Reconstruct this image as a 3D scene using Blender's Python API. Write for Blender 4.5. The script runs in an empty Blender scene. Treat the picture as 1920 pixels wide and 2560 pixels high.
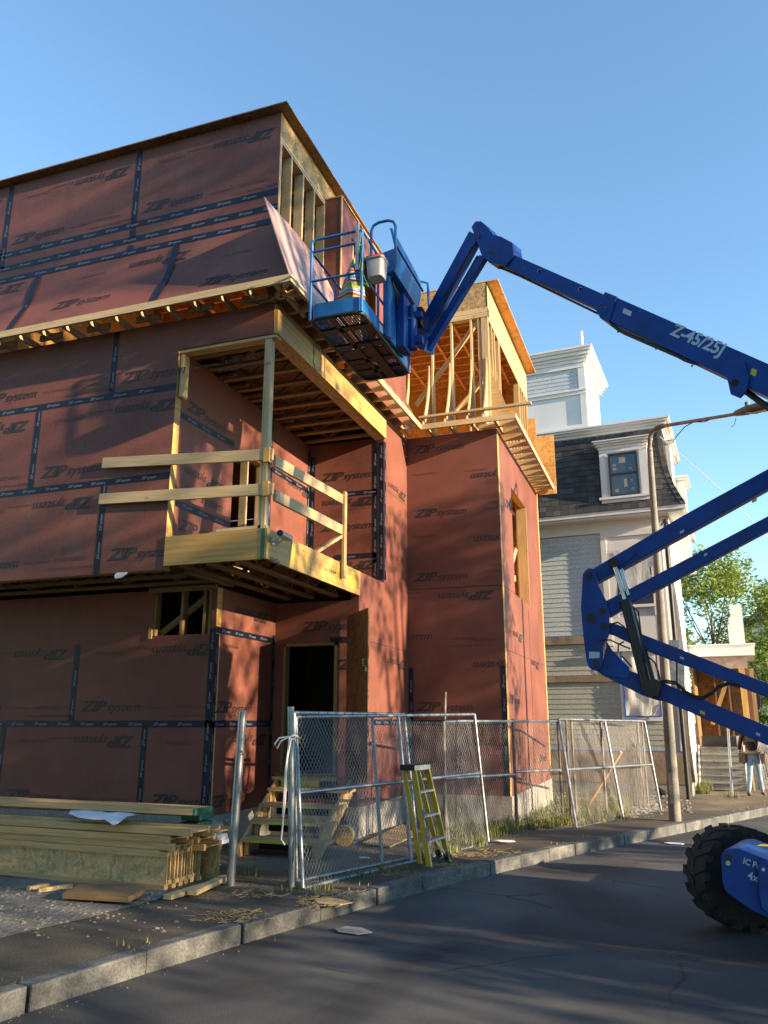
import bpy, bmesh, math, random
from mathutils import Vector as V, Matrix
R=random.Random(11)
S=bpy.context.scene; COL=S.collection; rad=math.radians
# ---------------------------------------------------------------- camera, sky, sun, exposure
YAW=rad(19.5); PITCH=math.atan(523/2000.)
cd=bpy.data.cameras.new("camera"); cam=bpy.data.objects.new("camera",cd); COL.objects.link(cam)
cam.location=(0,0,1.7); cam.rotation_euler=(math.pi/2+PITCH,0,YAW)
cd.sensor_fit='HORIZONTAL'; cd.sensor_width=36; cd.lens=37.5; cd.clip_end=2000; S.camera=cam
SUN_EL=rad(14); SUN_A=rad(9.5)          # sun stands to the right (+X), a little towards the viewer
w=bpy.data.worlds.new("World"); S.world=w; w.use_nodes=True
nt=w.node_tree; sky=nt.nodes.new('ShaderNodeTexSky'); sky.sky_type='NISHITA'; sky.sun_disc=False
sky.sun_elevation=SUN_EL; sky.sun_rotation=math.pi/2+SUN_A; sky.air_density=1.1; sky.dust_density=0.0; sky.ozone_density=2.3
tint=nt.nodes.new('ShaderNodeMix'); tint.data_type='RGBA'; tint.blend_type='MULTIPLY'; tint.inputs[0].default_value=1; tint.inputs[7].default_value=(1.0,1.12,1.15,1)
nt.links.new(sky.outputs[0],tint.inputs[6]); nt.links.new(tint.outputs[2],nt.nodes['Background'].inputs[0]); nt.nodes['Background'].inputs[1].default_value=0.10
sl=bpy.data.lights.new("sun",'SUN'); sl.energy=5.0; sl.angle=rad(0.5); sl.color=(1,.76,.48)
so=bpy.data.objects.new("sun",sl); COL.objects.link(so)
SD=V((math.cos(SUN_EL)*math.cos(SUN_A),-math.cos(SUN_EL)*math.sin(SUN_A),math.sin(SUN_EL)))
so.rotation_euler=SD.to_track_quat('Z','Y').to_euler(); so.location=(20,-10,15)
S.view_settings.view_transform='Standard'; S.view_settings.look='None'; S.view_settings.gamma=1
S.view_settings.use_curve_mapping=False; S.view_settings.exposure=1.75

# ---------------------------------------------------------------- surveying: photo directions met with real planes
FH=V((-math.sin(YAW),math.cos(YAW),0)); RT=V((math.cos(YAW),math.sin(YAW),0)); UP=V((0,0,1)); C0=V((0,0,1.7))
FW=FH*math.cos(PITCH)+UP*math.sin(PITCH); U2=-FH*math.sin(PITCH)+UP*math.cos(PITCH)
def ray(x,y): return FW*2000+RT*(x-960)-U2*(y-1280)
def P(x,y,X=None,Y=None,Z=None):
    d=ray(x,y)
    t=(X-C0.x)/d.x if X is not None else (Y-C0.y)/d.y if Y is not None else (Z-C0.z)/d.z
    return C0+d*t
def PP(x,y,p0,n): d=ray(x,y); return C0+d*((p0-C0).dot(n)/d.dot(n))
def gz(y): return -.012*max(0,min(y,45)-9)
def G(x,y,off=0.):
    z=off
    for i in range(30): p=P(x,y,Z=z); z=off+gz(p.y)
    return P(x,y,Z=z)

# ---------------------------------------------------------------- materials
def mat(name,col,rough=.6,metal=0,spec=.5,coat=0,build=None,bump=None):
    m=bpy.data.materials.new(name); m.use_nodes=True; t=m.node_tree; b=t.nodes['Principled BSDF']
    b.inputs['Base Color'].default_value=(*col,1); b.inputs['Roughness'].default_value=rough
    b.inputs['Metallic'].default_value=metal; b.inputs['Specular IOR Level'].default_value=spec
    b.inputs['Coat Weight'].default_value=coat
    if build: build(t,b,col)
    return m
def N(t,ty,**k):
    n=t.nodes.new(ty)
    for a,v in k.items():
        if a in n.inputs: n.inputs[a].default_value=v
        else: setattr(n,a,v)
    return n
def ramp(t,stops):
    r=t.nodes.new('ShaderNodeValToRGB'); e=r.color_ramp.elements
    while len(e)<len(stops): e.new(.5)
    for i,(p,c) in enumerate(stops): e[i].position=p; e[i].color=(*c,1)
    return r
def coords(t,kind='Object',scale=(1,1,1)):
    c=t.nodes.new('ShaderNodeTexCoord'); m=t.nodes.new('ShaderNodeMapping'); m.inputs['Scale'].default_value=scale
    t.links.new(c.outputs[kind],m.inputs[0]); return m
def mul(c,k): return tuple(min(1,x*k) for x in c)
def mixc(c,d,f): return tuple(a*(1-f)+b*f for a,b in zip(c,d))
def bump(t,b,src,strength,dist=.01):
    n=N(t,'ShaderNodeBump'); n.inputs['Strength'].default_value=strength; n.inputs['Distance'].default_value=dist
    t.links.new(src,n.inputs['Height']); t.links.new(n.outputs[0],b.inputs['Normal'])
def noisy(lo,hi,scale,detail=6,kind='Object',sc=(1,1,1),bs=0,bd=.01,mid=None,rv=0,fine=0):
    """two-tone noise; optional fine speckle, bump, roughness variation"""
    def f(t,b,col):
        m=coords(t,kind,sc); n=N(t,'ShaderNodeTexNoise',Scale=scale,Detail=detail,Roughness=.62); t.links.new(m.outputs[0],n.inputs[0])
        st=[(.28,lo),(.72,hi)] if mid is None else [(.28,lo),(.5,mid),(.72,hi)]
        r=ramp(t,st); t.links.new(n.outputs[0],r.inputs[0]); out=r.outputs[0]
        if fine:
            n2=N(t,'ShaderNodeTexNoise',Scale=fine,Detail=3); t.links.new(m.outputs[0],n2.inputs[0])
            r2=ramp(t,[(.3,(.68,.68,.68)),(.7,(1.25,1.25,1.25))]); t.links.new(n2.outputs[0],r2.inputs[0])
            mx=N(t,'ShaderNodeMix',data_type='RGBA',blend_type='MULTIPLY'); mx.inputs[0].default_value=1
            t.links.new(out,mx.inputs[6]); t.links.new(r2.outputs[0],mx.inputs[7]); out=mx.outputs[2]
            if bs: bump(t,b,n2.outputs[0],bs,bd)
        elif bs: bump(t,b,n.outputs[0],bs,bd)
        t.links.new(out,b.inputs['Base Color'])
        if rv:
            q=N(t,'ShaderNodeMapRange'); q.inputs['To Min'].default_value=max(.05,b.inputs['Roughness'].default_value-rv); q.inputs['To Max'].default_value=min(1,b.inputs['Roughness'].default_value+rv)
            t.links.new(n.outputs[0],q.inputs[0]); t.links.new(q.outputs[0],b.inputs['Roughness'])
    return f
def wood(c1,c2,knots=True,sc=1.):
    """sawn lumber: grain runs along the UV's u (board length)"""
    def f(t,b,col):
        uv=t.nodes.new('ShaderNodeUVMap'); m=t.nodes.new('ShaderNodeMapping'); m.inputs['Scale'].default_value=(1.2*sc,26*sc,1)
        t.links.new(uv.outputs[0],m.inputs[0])
        n=N(t,'ShaderNodeTexNoise',Scale=1.6,Detail=5,Roughness=.6,Distortion=.6); t.links.new(m.outputs[0],n.inputs[0])
        r=ramp(t,[(.3,c1),(.52,mixc(c1,c2,.5)),(.7,c2)]); t.links.new(n.outputs[0],r.inputs[0])
        m3=t.nodes.new('ShaderNodeMapping'); m3.inputs['Scale'].default_value=(.35,.35,1); t.links.new(uv.outputs[0],m3.inputs[0])
        n3=N(t,'ShaderNodeTexNoise',Scale=1.3,Detail=2); t.links.new(m3.outputs[0],n3.inputs[0])
        r3=ramp(t,[(.3,(.78,.76,.72)),(.7,(1.12,1.1,1.06))]); t.links.new(n3.outputs[0],r3.inputs[0])
        x=N(t,'ShaderNodeMix',data_type='RGBA',blend_type='MULTIPLY'); x.inputs[0].default_value=1
        t.links.new(r.outputs[0],x.inputs[6]); t.links.new(r3.outputs[0],x.inputs[7]); out=x.outputs[2]
        if knots:
            m2=t.nodes.new('ShaderNodeMapping'); m2.inputs['Scale'].default_value=(2.6,8,1); t.links.new(uv.outputs[0],m2.inputs[0])
            v=N(t,'ShaderNodeTexVoronoi',Scale=1.0); t.links.new(m2.outputs[0],v.inputs[0])
            k=ramp(t,[(.04,(.28,.17,.09)),(.12,(1,1,1))]); t.links.new(v.outputs['Distance'],k.inputs[0])
            y=N(t,'ShaderNodeMix',data_type='RGBA',blend_type='MULTIPLY'); y.inputs[0].default_value=.8
            t.links.new(out,y.inputs[6]); t.links.new(k.outputs[0],y.inputs[7]); out=y.outputs[2]
        t.links.new(out,b.inputs['Base Color']); bump(t,b,n.outputs[0],.15,.004)
    return f
def osb(c1,c2,scale=14):
    def f(t,b,col):
        m=coords(t,'Object',(1,1,1)); n0=N(t,'ShaderNodeTexNoise',Scale=5,Detail=2); t.links.new(m.outputs[0],n0.inputs[0])
        a=N(t,'ShaderNodeVectorMath',operation='ADD'); t.links.new(m.outputs[0],a.inputs[0]); t.links.new(n0.outputs[1],a.inputs[1])
        v=N(t,'ShaderNodeTexVoronoi',Scale=scale); t.links.new(a.outputs[0],v.inputs[0])
        sp=t.nodes.new('ShaderNodeSeparateColor'); t.links.new(v.outputs['Color'],sp.inputs[0])
        r=ramp(t,[(0,c1),(.45,mixc(c1,c2,.55)),(1,c2)]); t.links.new(sp.outputs[0],r.inputs[0])
        n=N(t,'ShaderNodeTexNoise',Scale=60,Detail=4); t.links.new(m.outputs[0],n.inputs[0])
        r2=ramp(t,[(.3,(.7,.7,.7)),(.7,(1.2,1.2,1.2))]); t.links.new(n.outputs[0],r2.inputs[0])
        x=N(t,'ShaderNodeMix',data_type='RGBA',blend_type='MULTIPLY'); x.inputs[0].default_value=1
        t.links.new(r.outputs[0],x.inputs[6]); t.links.new(r2.outputs[0],x.inputs[7]); t.links.new(x.outputs[2],b.inputs['Base Color'])
        bump(t,b,n.outputs[0],.2,.004)
    return f
ZC=(.172,.062,.046)
M={}
def zipb(t,b,col):
    noisy(mul(ZC,.72),mul(ZC,1.2),1.1,7,fine=95,bs=.10,bd=.003,rv=.10)(t,b,col)
    src=b.inputs['Base Color'].links[0].from_socket; m=coords(t); v=N(t,'ShaderNodeTexVoronoi',Scale=3.3); t.links.new(m.outputs[0],v.inputs[0])
    k=ramp(t,[(.010,(1,1,1)),(.016,(0,0,0))]); t.links.new(v.outputs['Distance'],k.inputs[0])
    m2=coords(t,'Object',(1,1,.35)); n=N(t,'ShaderNodeTexNoise',Scale=1.7,Detail=8,Roughness=.7); t.links.new(m2.outputs[0],n.inputs[0]); d=ramp(t,[(.56,(0,0,0)),(.76,(.5,.5,.5))]); t.links.new(n.outputs[0],d.inputs[0])
    x=N(t,'ShaderNodeMix',data_type='RGBA'); t.links.new(d.outputs[0],x.inputs[0]); t.links.new(src,x.inputs[6]); x.inputs[7].default_value=(.17,.115,.085,1)
    y=N(t,'ShaderNodeMix',data_type='RGBA'); t.links.new(k.outputs[0],y.inputs[0]); t.links.new(x.outputs[2],y.inputs[6]); y.inputs[7].default_value=(.4,.36,.32,1)
    t.links.new(y.outputs[2],b.inputs['Base Color'])
M['zip']=mat('zip_panel',ZC,.52,spec=.32,build=zipb)
def asph(t,b,col):
    noisy((.032,.036,.043),(.072,.076,.083),.7,9,bs=.5,bd=.008,fine=130)(t,b,col)
    src=b.inputs['Base Color'].links[0].from_socket; m=coords(t); v=N(t,'ShaderNodeTexVoronoi',Scale=38); t.links.new(m.outputs[0],v.inputs[0]); k=ramp(t,[(.10,(.5,.5,.5)),(.2,(0,0,0))]); t.links.new(v.outputs['Distance'],k.inputs[0])
    n=N(t,'ShaderNodeTexNoise',Scale=.35,Detail=4,Distortion=1.2); t.links.new(m.outputs[0],n.inputs[0]); d=ramp(t,[(.36,(.45,.45,.48)),(.5,(1,1,1)),(.66,(1.45,1.4,1.3))]); t.links.new(n.outputs[0],d.inputs[0])
    x=N(t,'ShaderNodeMix',data_type='RGBA',blend_type='MULTIPLY'); x.inputs[0].default_value=1; t.links.new(src,x.inputs[6]); t.links.new(d.outputs[0],x.inputs[7])
    y=N(t,'ShaderNodeMix',data_type='RGBA'); t.links.new(k.outputs[0],y.inputs[0]); t.links.new(x.outputs[2],y.inputs[6]); y.inputs[7].default_value=(.10,.10,.10,1)
    nd=N(t,'ShaderNodeTexNoise',Scale=1.3,Detail=5); t.links.new(m.outputs[0],nd.inputs[0]); ad=N(t,'ShaderNodeMix',data_type='VECTOR'); ad.inputs[0].default_value=.25; t.links.new(m.outputs[0],ad.inputs[4]); t.links.new(nd.outputs[1],ad.inputs[5])
    vc=N(t,'ShaderNodeTexVoronoi',feature='DISTANCE_TO_EDGE',Scale=.55); t.links.new(ad.outputs[1],vc.inputs[0]); kc=ramp(t,[(.003,(1,1,1)),(.008,(0,0,0))]); t.links.new(vc.outputs['Distance'],kc.inputs[0])
    gm=N(t,'ShaderNodeMath',operation='MULTIPLY'); gt_=ramp(t,[(.48,(0,0,0)),(.56,(.8,.8,.8))]); t.links.new(n.outputs[0],gt_.inputs[0]); t.links.new(kc.outputs[0],gm.inputs[0]); t.links.new(gt_.outputs[0],gm.inputs[1])
    z=N(t,'ShaderNodeMix',data_type='RGBA'); t.links.new(gm.outputs[0],z.inputs[0]); t.links.new(y.outputs[2],z.inputs[6]); z.inputs[7].default_value=(.008,.008,.009,1); t.links.new(z.outputs[2],b.inputs['Base Color'])
def paintb(c):
    def f(t,b,col):
        noisy(mul(c,.6),mul(c,1.15),3.5,8,rv=.12)(t,b,col)
        src=b.inputs['Base Color'].links[0].from_socket; m=coords(t,'Object',(1,1,3)); n=N(t,'ShaderNodeTexNoise',Scale=14,Detail=9,Roughness=.75); t.links.new(m.outputs[0],n.inputs[0]); k=ramp(t,[(.60,(0,0,0)),(.72,(.10,.10,.10))]); t.links.new(n.outputs[0],k.inputs[0])
        y=N(t,'ShaderNodeMix',data_type='RGBA'); t.links.new(k.outputs[0],y.inputs[0]); t.links.new(src,y.inputs[6]); y.inputs[7].default_value=(.06,.11,.20,1); t.links.new(y.outputs[2],b.inputs['Base Color'])
    return f
M['print']=mat('panel_print',(.06,.042,.042),.55,build=noisy((.014,.013,.015),(.034,.024,.023),20,3))
M['print2']=mat('panel_small_print',(.06,.03,.026),.55)
M['tape']=mat('seam_tape',(.012,.017,.035),.42,spec=.35,build=noisy((.004,.006,.012),(.008,.014,.038),6,3,rv=.08))
M['tapeprint']=mat('tape_print',(.20,.22,.27),.4)
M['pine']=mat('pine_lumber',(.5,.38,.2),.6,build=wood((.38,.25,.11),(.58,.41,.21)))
M['pinegreen']=mat('pale_pine_lumber',(.5,.42,.26),.6,build=wood((.42,.32,.17),(.60,.48,.29)))
M['rim']=mat('laminated_rim',(.5,.33,.11),.55,build=wood((.36,.21,.06),(.56,.37,.12),True,.5))
M['osb']=mat('osb_board',(.5,.34,.15),.65,build=osb((.20,.12,.045),(.48,.33,.14)))
M['osbg']=mat('weathered_osb_board',(.4,.3,.15),.65,build=osb((.36,.245,.115),(.58,.42,.21),9))
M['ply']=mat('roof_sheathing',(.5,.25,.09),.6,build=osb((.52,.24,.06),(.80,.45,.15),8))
M['plyd']=mat('shaded_roof_sheathing',(.2,.11,.05),.7,build=osb((.13,.065,.025),(.27,.15,.06),8))  # sheathing darkened in its colour, as shade where no sun bounces in
M['subfloor']=mat('brightened_subfloor',(.7,.5,.3),.7,build=osb((.74,.48,.20),(.90,.64,.32),6))  # floor colour raised so more warm light bounces to the ceiling
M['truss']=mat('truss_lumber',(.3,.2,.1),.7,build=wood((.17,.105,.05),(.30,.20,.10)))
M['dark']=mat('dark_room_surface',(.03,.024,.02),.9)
M['conc']=mat('concrete',(.4,.38,.35),.85,build=noisy((.20,.19,.175),(.36,.345,.31),1.8,8,bs=.15,fine=40))
M['granite']=mat('granite_kerb',(.3,.29,.28),.8,build=noisy((.032,.036,.040),(.19,.19,.185),3.0,10,bs=.7,bd=.014,fine=55,mid=(.085,.09,.093)))
M['asphalt']=mat('asphalt',(.05,.05,.052),.85,build=asph)
M['walk']=mat('old_asphalt_walk',(.06,.056,.05),.9,build=noisy((.022,.020,.018),(.105,.086,.060),.8,10,bs=.7,bd=.01,fine=70))
M['dirt']=mat('dirt',(.2,.15,.1),.95,build=noisy((.060,.046,.032),(.27,.21,.13),.7,10,bs=.8,bd=.04,fine=28,mid=(.12,.092,.06)))
M['grit']=mat('pale_grit',(.3,.28,.25),.95,build=noisy((.07,.065,.055),(.25,.235,.205),1.4,10,bs=.7,bd=.03,fine=22))
M['stone']=mat('stone',(.35,.33,.30),.9,build=noisy((.09,.085,.075),(.24,.225,.195),6,5))
M['grass']=mat('grass_blade',(.10,.14,.03),.7,build=noisy((.07,.10,.02),(.22,.22,.06),2.2,3))
M['straw']=mat('dry_straw',(.35,.26,.12),.8,build=noisy((.24,.17,.07),(.46,.35,.17),3,3))
BL=(.003,.052,.28)
M['blue']=mat('blue_paint',BL,.45,spec=.28,coat=.0,build=paintb(BL))
M['bluel']=mat('lit_blue_paint',(.008,.13,.40),.4,coat=.1,build=paintb((.008,.13,.40)))  # lit copy of the lift's blue, lightened in the colour
M['black']=mat('black_steel',(.010,.010,.012),.5,spec=.5,build=noisy((.006,.006,.008),(.02,.02,.022),8,4,rv=.1))
M['rubber']=mat('tyre_rubber',(.014,.014,.015),.8,build=noisy((.009,.009,.010),(.024,.023,.022),9,6,bs=.3,bd=.004,fine=60))
M['chrome']=mat('bright_rod',(.5,.52,.55),.22,1)
M['galv']=mat('galvanised_steel',(.38,.42,.48),.42,.75,build=noisy((.17,.19,.22),(.36,.39,.43),9,5,rv=.1))
M['galvd']=mat('weathered_steel',(.13,.11,.10),.6,.4,build=noisy((.07,.055,.045),(.20,.18,.17),7,5))
M['wire']=mat('chain_wire',(.24,.25,.26),.45,.6)
M['letter']=mat('pale_lettering',(.42,.50,.60),.5)
M['white']=mat('white_paint',(.78,.78,.77),.5,build=noisy((.60,.60,.60),(.70,.70,.69),1.5,6))
M['siding']=mat('grey_siding',(.46,.49,.50),.6,build=noisy((.42,.46,.50),(.50,.54,.58),1.2,5,fine=40))
M['siding2']=mat('sage_siding',(.36,.38,.36),.6,build=noisy((.33,.345,.31),(.41,.42,.375),1.2,5,fine=40))
def shingle(t,b,col):
    g=t.nodes.new('ShaderNodeNewGeometry'); r=ramp(t,[(0,(.022,.023,.026)),(.5,(.040,.041,.042)),(1,(.068,.067,.064))]); t.links.new(g.outputs['Random Per Island'],r.inputs[0])
    m=coords(t); n=N(t,'ShaderNodeTexNoise',Scale=45,Detail=4); t.links.new(m.outputs[0],n.inputs[0]); r2=ramp(t,[(.3,(.7,.7,.7)),(.7,(1.25,1.25,1.25))]); t.links.new(n.outputs[0],r2.inputs[0])
    x=N(t,'ShaderNodeMix',data_type='RGBA',blend_type='MULTIPLY'); x.inputs[0].default_value=1
    t.links.new(r.outputs[0],x.inputs[6]); t.links.new(r2.outputs[0],x.inputs[7]); t.links.new(x.outputs[2],b.inputs['Base Color'])
M['shingle']=mat('slate_shingle',(.08,.08,.08),.75,build=shingle)
M['glass']=mat('window_glass',(.03,.045,.06),.08,spec=.9)
M['blackframe']=mat('black_window_frame',(.010,.012,.014),.35)
M['film']=mat('plastic_film',(.62,.62,.60),.28,spec=.7,build=noisy((.30,.31,.31),(.74,.73,.70),1.6,7,sc=(2.5,2.5,.7),bs=.5,bd=.05))
M['kraft']=mat('brown_masking_paper',(.42,.27,.15),.7,build=noisy((.15,.11,.08),(.32,.24,.17),1.6,6,bs=.5,bd=.05))
M['bluetape']=mat('blue_masking_tape',(.03,.14,.55),.6)
M['lampconc']=mat('concrete_lamp_pole',(.3,.29,.26),.85,build=noisy((.12,.12,.11),(.25,.245,.225),3,8,fine=60,bs=.2))
M['rust']=mat('brown_pipe',(.20,.12,.09),.6,.2,build=noisy((.22,.15,.12),(.38,.28,.23),5,5))
M['yellow']=mat('yellow_fibreglass',(.52,.38,.025),.4,build=noisy((.40,.25,.010),(.56,.36,.02),3,5,rv=.1))
M['alu']=mat('aluminium',(.55,.56,.57),.38,.8,build=noisy((.42,.43,.44),(.66,.67,.68),8,4))
M['paper']=mat('white_paper',(.72,.73,.78),.7)
M['green']=mat('green_painted_end',(.02,.12,.07),.7)
M['yelp']=mat('yellow_spray',(.50,.42,.02),.6,build=noisy((.42,.34,.05),(.70,.62,.03),7,5))
M['bark']=mat('bark',(.09,.07,.05),.9,build=noisy((.05,.04,.03),(.14,.11,.08),6,6,sc=(1,1,.3),bs=.6,bd=.02))
def leafm(name,lo,hi,tr=.45):
    m=mat(name,lo,.6,build=noisy(lo,hi,1.1,4)); t=m.node_tree; b=t.nodes['Principled BSDF']; o=t.nodes['Material Output']
    tl=t.nodes.new('ShaderNodeBsdfTranslucent'); mx=t.nodes.new('ShaderNodeMixShader'); mx.inputs[0].default_value=tr
    tl.inputs[0].default_value=(*mul(hi,1.5),1); t.links.new(b.outputs[0],mx.inputs[1]); t.links.new(tl.outputs[0],mx.inputs[2]); t.links.new(mx.outputs[0],o.inputs[0]); return m
M['leaf']=leafm('leaf_yellowgreen',(.06,.09,.012),(.20,.26,.045))
M['leafd']=leafm('leaf_green',(.04,.08,.012),(.10,.17,.03))
M['leafs']=mat('leaf_dark',(.05,.08,.02),.7)

# ---------------------------------------------------------------- mesh builder
class MB:
    def __init__(s): s.v=[];s.f=[];s.uv=[];s.m=[];s.sm=[]
    def add(s,vs,fs,uvs=None,mi=0,smooth=False):
        o=len(s.v); s.v+=[tuple(x) for x in vs]
        for i,f in enumerate(fs):
            s.f.append([o+k for k in f]); s.uv.append(uvs[i] if uvs else [(vs[k][0]+vs[k][1],vs[k][2]) for k in f]); s.m.append(mi); s.sm.append(smooth)
    def hexa(s,c,mi=0,L=None,du=None):
        """c: 8 corners (bottom 4 ccw, top 4 ccw); u runs along edge 0->4"""
        fs=[(3,2,1,0),(4,5,6,7),(0,1,5,4),(1,2,6,5),(2,3,7,6),(3,0,4,7)]
        ru=R.random()*40; rv=R.random()*40
        L=(V(c[4])-V(c[0])).length; w=(V(c[1])-V(c[0])).length; h=(V(c[3])-V(c[0])).length
        def q(a,b,off): return [(ru,rv+off),(ru,rv+off+a),(ru+b,rv+off+a),(ru+b,rv+off)]
        uvs=[q(w,h,0),q(w,h,0),q(w,L,0),q(h,L,w),q(w,L,w+h),q(h,L,2*w+h)]
        s.add(c,fs,uvs,mi)
    def beam(s,a,b,w,h,mi=0,up=(0,0,1),da=0,db=0):
        """board from a to b (centre line); w across, h along up; da/db shift along"""
        a=V(a);b=V(b);d=(b-a).normalized(); u=V(up); sd=d.cross(u)
        if sd.length<1e-4: sd=d.cross(V((1,0,0)))
        sd.normalize(); u=sd.cross(d).normalized(); a=a+d*da; b=b+d*db
        o=[-sd*w/2-u*h/2, sd*w/2-u*h/2, sd*w/2+u*h/2, -sd*w/2+u*h/2]
        s.hexa([a+k for k in o]+[b+k for k in o],mi)
    def box(s,x0,x1,y0,y1,z0,z1,mi=0):
        c=V(((x0+x1)/2,(y0+y1)/2,(z0+z1)/2)); dx,dy,dz=x1-x0,y1-y0,z1-z0; m=max(dx,dy,dz)
        if m==dx: s.beam((x0,c.y,c.z),(x1,c.y,c.z),dy,dz,mi)
        elif m==dy: s.beam((c.x,y0,c.z),(c.x,y1,c.z),dx,dz,mi)
        else: s.beam((c.x,c.y,z0),(c.x,c.y,z1),dy,dx,mi,up=(1,0,0))
    def prism(s,pts,ext,mi=0,smooth=False):
        n=len(pts); e=V(ext); a=[V(p) for p in pts]; b=[p+e for p in a]
        nor=V((0,0,0))
        for i in range(n): nor+=a[i].cross(a[(i+1)%n])
        if nor.dot(e)>0: a=a[::-1]; b=b[::-1]
        s.add(a+b,[tuple(range(n)),tuple(range(2*n-1,n-1,-1))]+[((i+1)%n,i,n+i,n+(i+1)%n) for i in range(n)],None,mi,smooth)
    def tube(s,pts,r,n=8,mi=0,caps=True,closed=False):
        pts=[V(p) for p in pts]; k=len(pts); rr=r if isinstance(r,(list,tuple)) else [r]*k
        vs=[];ref=None
        for i,p in enumerate(pts):
            if closed: d=(pts[(i+1)%k]-pts[i-1]).normalized()
            else: d=(pts[min(i+1,k-1)]-pts[max(i-1,0)]).normalized()
            if ref is None: ref=V((0,0,1)) if abs(d.z)<.9 else V((1,0,0))
            sx=d.cross(ref).normalized(); sy=sx.cross(d).normalized(); ref=sy
            for j in range(n):
                t=2*math.pi*j/n; vs.append(p+(sx*math.cos(t)+sy*math.sin(t))*rr[i])
        fs=[];kk=k if closed else k-1
        for i in range(kk):
            i2=(i+1)%k
            for j in range(n): fs.append((i*n+j,i*n+(j+1)%n,i2*n+(j+1)%n,i2*n+j))
        s.add(vs,fs,None,mi,True)
        if caps and not closed:
            s.add(vs[:n],[tuple(range(n-1,-1,-1))],None,mi); s.add(vs[-n:],[tuple(range(n))],None,mi)
    def mesh(s,vs,fs,Mx,mi=0):
        s.add([Mx@V(v) for v in vs],fs,None,mi)
    def build(s,name,mats,parent=None,**tags):
        me=bpy.data.meshes.new(name); me.from_pydata(s.v,[],s.f)
        for m in (mats if isinstance(mats,(list,tuple)) else [mats]): me.materials.append(m if not isinstance(m,str) else M[m])
        u=me.uv_layers.new(name='UVMap'); k=0
        for fi,f in enumerate(s.f):
            for j in range(len(f)): u.data[k].uv=s.uv[fi][j]; k+=1
        me.polygons.foreach_set('material_index',s.m); me.polygons.foreach_set('use_smooth',s.sm); me.update()
        o=bpy.data.objects.new(name,me); COL.objects.link(o)
        if parent is not None:
            o.parent=parent; 
            o.matrix_parent_inverse=root_inv(parent)
        for a,b in tags.items(): o[a]=b
        return o
def root_inv(p):
    m=Matrix.Identity(4)
    while p is not None:
        m=m@Matrix.Identity(4) if p.type!='EMPTY' else Matrix.Translation(-p.location)
        p=None
    return m
def thing(name,loc,label,cat,group=None):
    o=bpy.data.objects.new(name,None); COL.objects.link(o); o.location=loc; o.empty_display_size=.2
    o['label']=label; o['category']=cat
    if group: o['group']=group
    return o
def tag(o,label,cat,group=None):
    o['label']=label; o['category']=cat
    if group: o['group']=group
    return o
def bevel(o,wd,seg=2):
    m=o.modifiers.new('bevel','BEVEL'); m.width=wd; m.segments=seg; m.limit_method='ANGLE'; m.angle_limit=rad(40); return o
_tc={}
def text(s,shear=0,off=0,space=1):
    k=(s,shear,off,space)
    if k not in _tc:
        c=bpy.data.curves.new('t','FONT'); c.body=s; c.size=1; c.shear=shear; c.offset=off; c.space_character=space; c.resolution_u=2; c.fill_mode='FRONT'
        o=bpy.data.objects.new('t',c); COL.objects.link(o); dg=bpy.context.evaluated_depsgraph_get(); me=bpy.data.meshes.new_from_object(o.evaluated_get(dg))
        _tc[k]=([tuple(v.co) for v in me.vertices],[tuple(p.vertices) for p in me.polygons])
        bpy.data.objects.remove(o); bpy.data.curves.remove(c); bpy.data.meshes.remove(me)
    return _tc[k]
def putpoly(mb,vs,fs,fn,u0,v0,size,flip,clip,mi=0,sx=1):
    """lay flat letters in a wall's (u,v); clip=(ua,ub,va,vb) cuts them at the panel edge"""
    sg=-1 if flip else 1
    q=[(u0+sg*v[0]*size*sx,v0+sg*v[1]*size) for v in vs]
    for f in fs:
        pl=[q[i] for i in f]
        if clip:
            for ax,sgn,lim in ((0,1,clip[0]),(0,-1,clip[1]),(1,1,clip[2]),(1,-1,clip[3])):
                out=[]
                for i in range(len(pl)):
                    a,b=pl[i],pl[(i+1)%len(pl)]; da=(a[ax]-lim)*sgn; db=(b[ax]-lim)*sgn
                    if da>=0: out.append(a)
                    if (da<0)!=(db<0):
                        t=da/(da-db); out.append((a[0]+(b[0]-a[0])*t,a[1]+(b[1]-a[1])*t))
                pl=out
                if len(pl)<3: break
        if len(pl)>=3: mb.add([fn(*p) for p in pl],[tuple(range(len(pl)))],None,mi)
def fit(txt,u,v,W,Hc,off,fn,mb,flip,clip,shear=.30):
    tv,tf=text(txt,shear,off,.96); x0=min(p[0] for p in tv); x1=max(p[0] for p in tv); sg=-1 if flip else 1; k=Hc/.72
    q=[((p[0]-x0)*W/(x1-x0)/k,p[1]) for p in tv]; putpoly(mb,q,tf,fn,u,v,k,flip,clip,0)
def logo(mb,fn,u,v,flip=False,clip=None,k=1.,reg=True):
    """the printed mark, about 1 m long: heavy capitals, lighter small letters"""
    s=-1 if flip else 1
    fit('ZIP',u,v,.46,.150,.032,fn,mb,flip,clip); fit('system',u+s*.455,v-s*.0,.56,.135,.004,fn,mb,flip,clip)
def small(mb,fn,u,v,txt,size,flip=False,clip=None): a=text(txt,0,.004,1.05); putpoly(mb,*a,fn,u,v,size,flip,clip,1)
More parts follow.
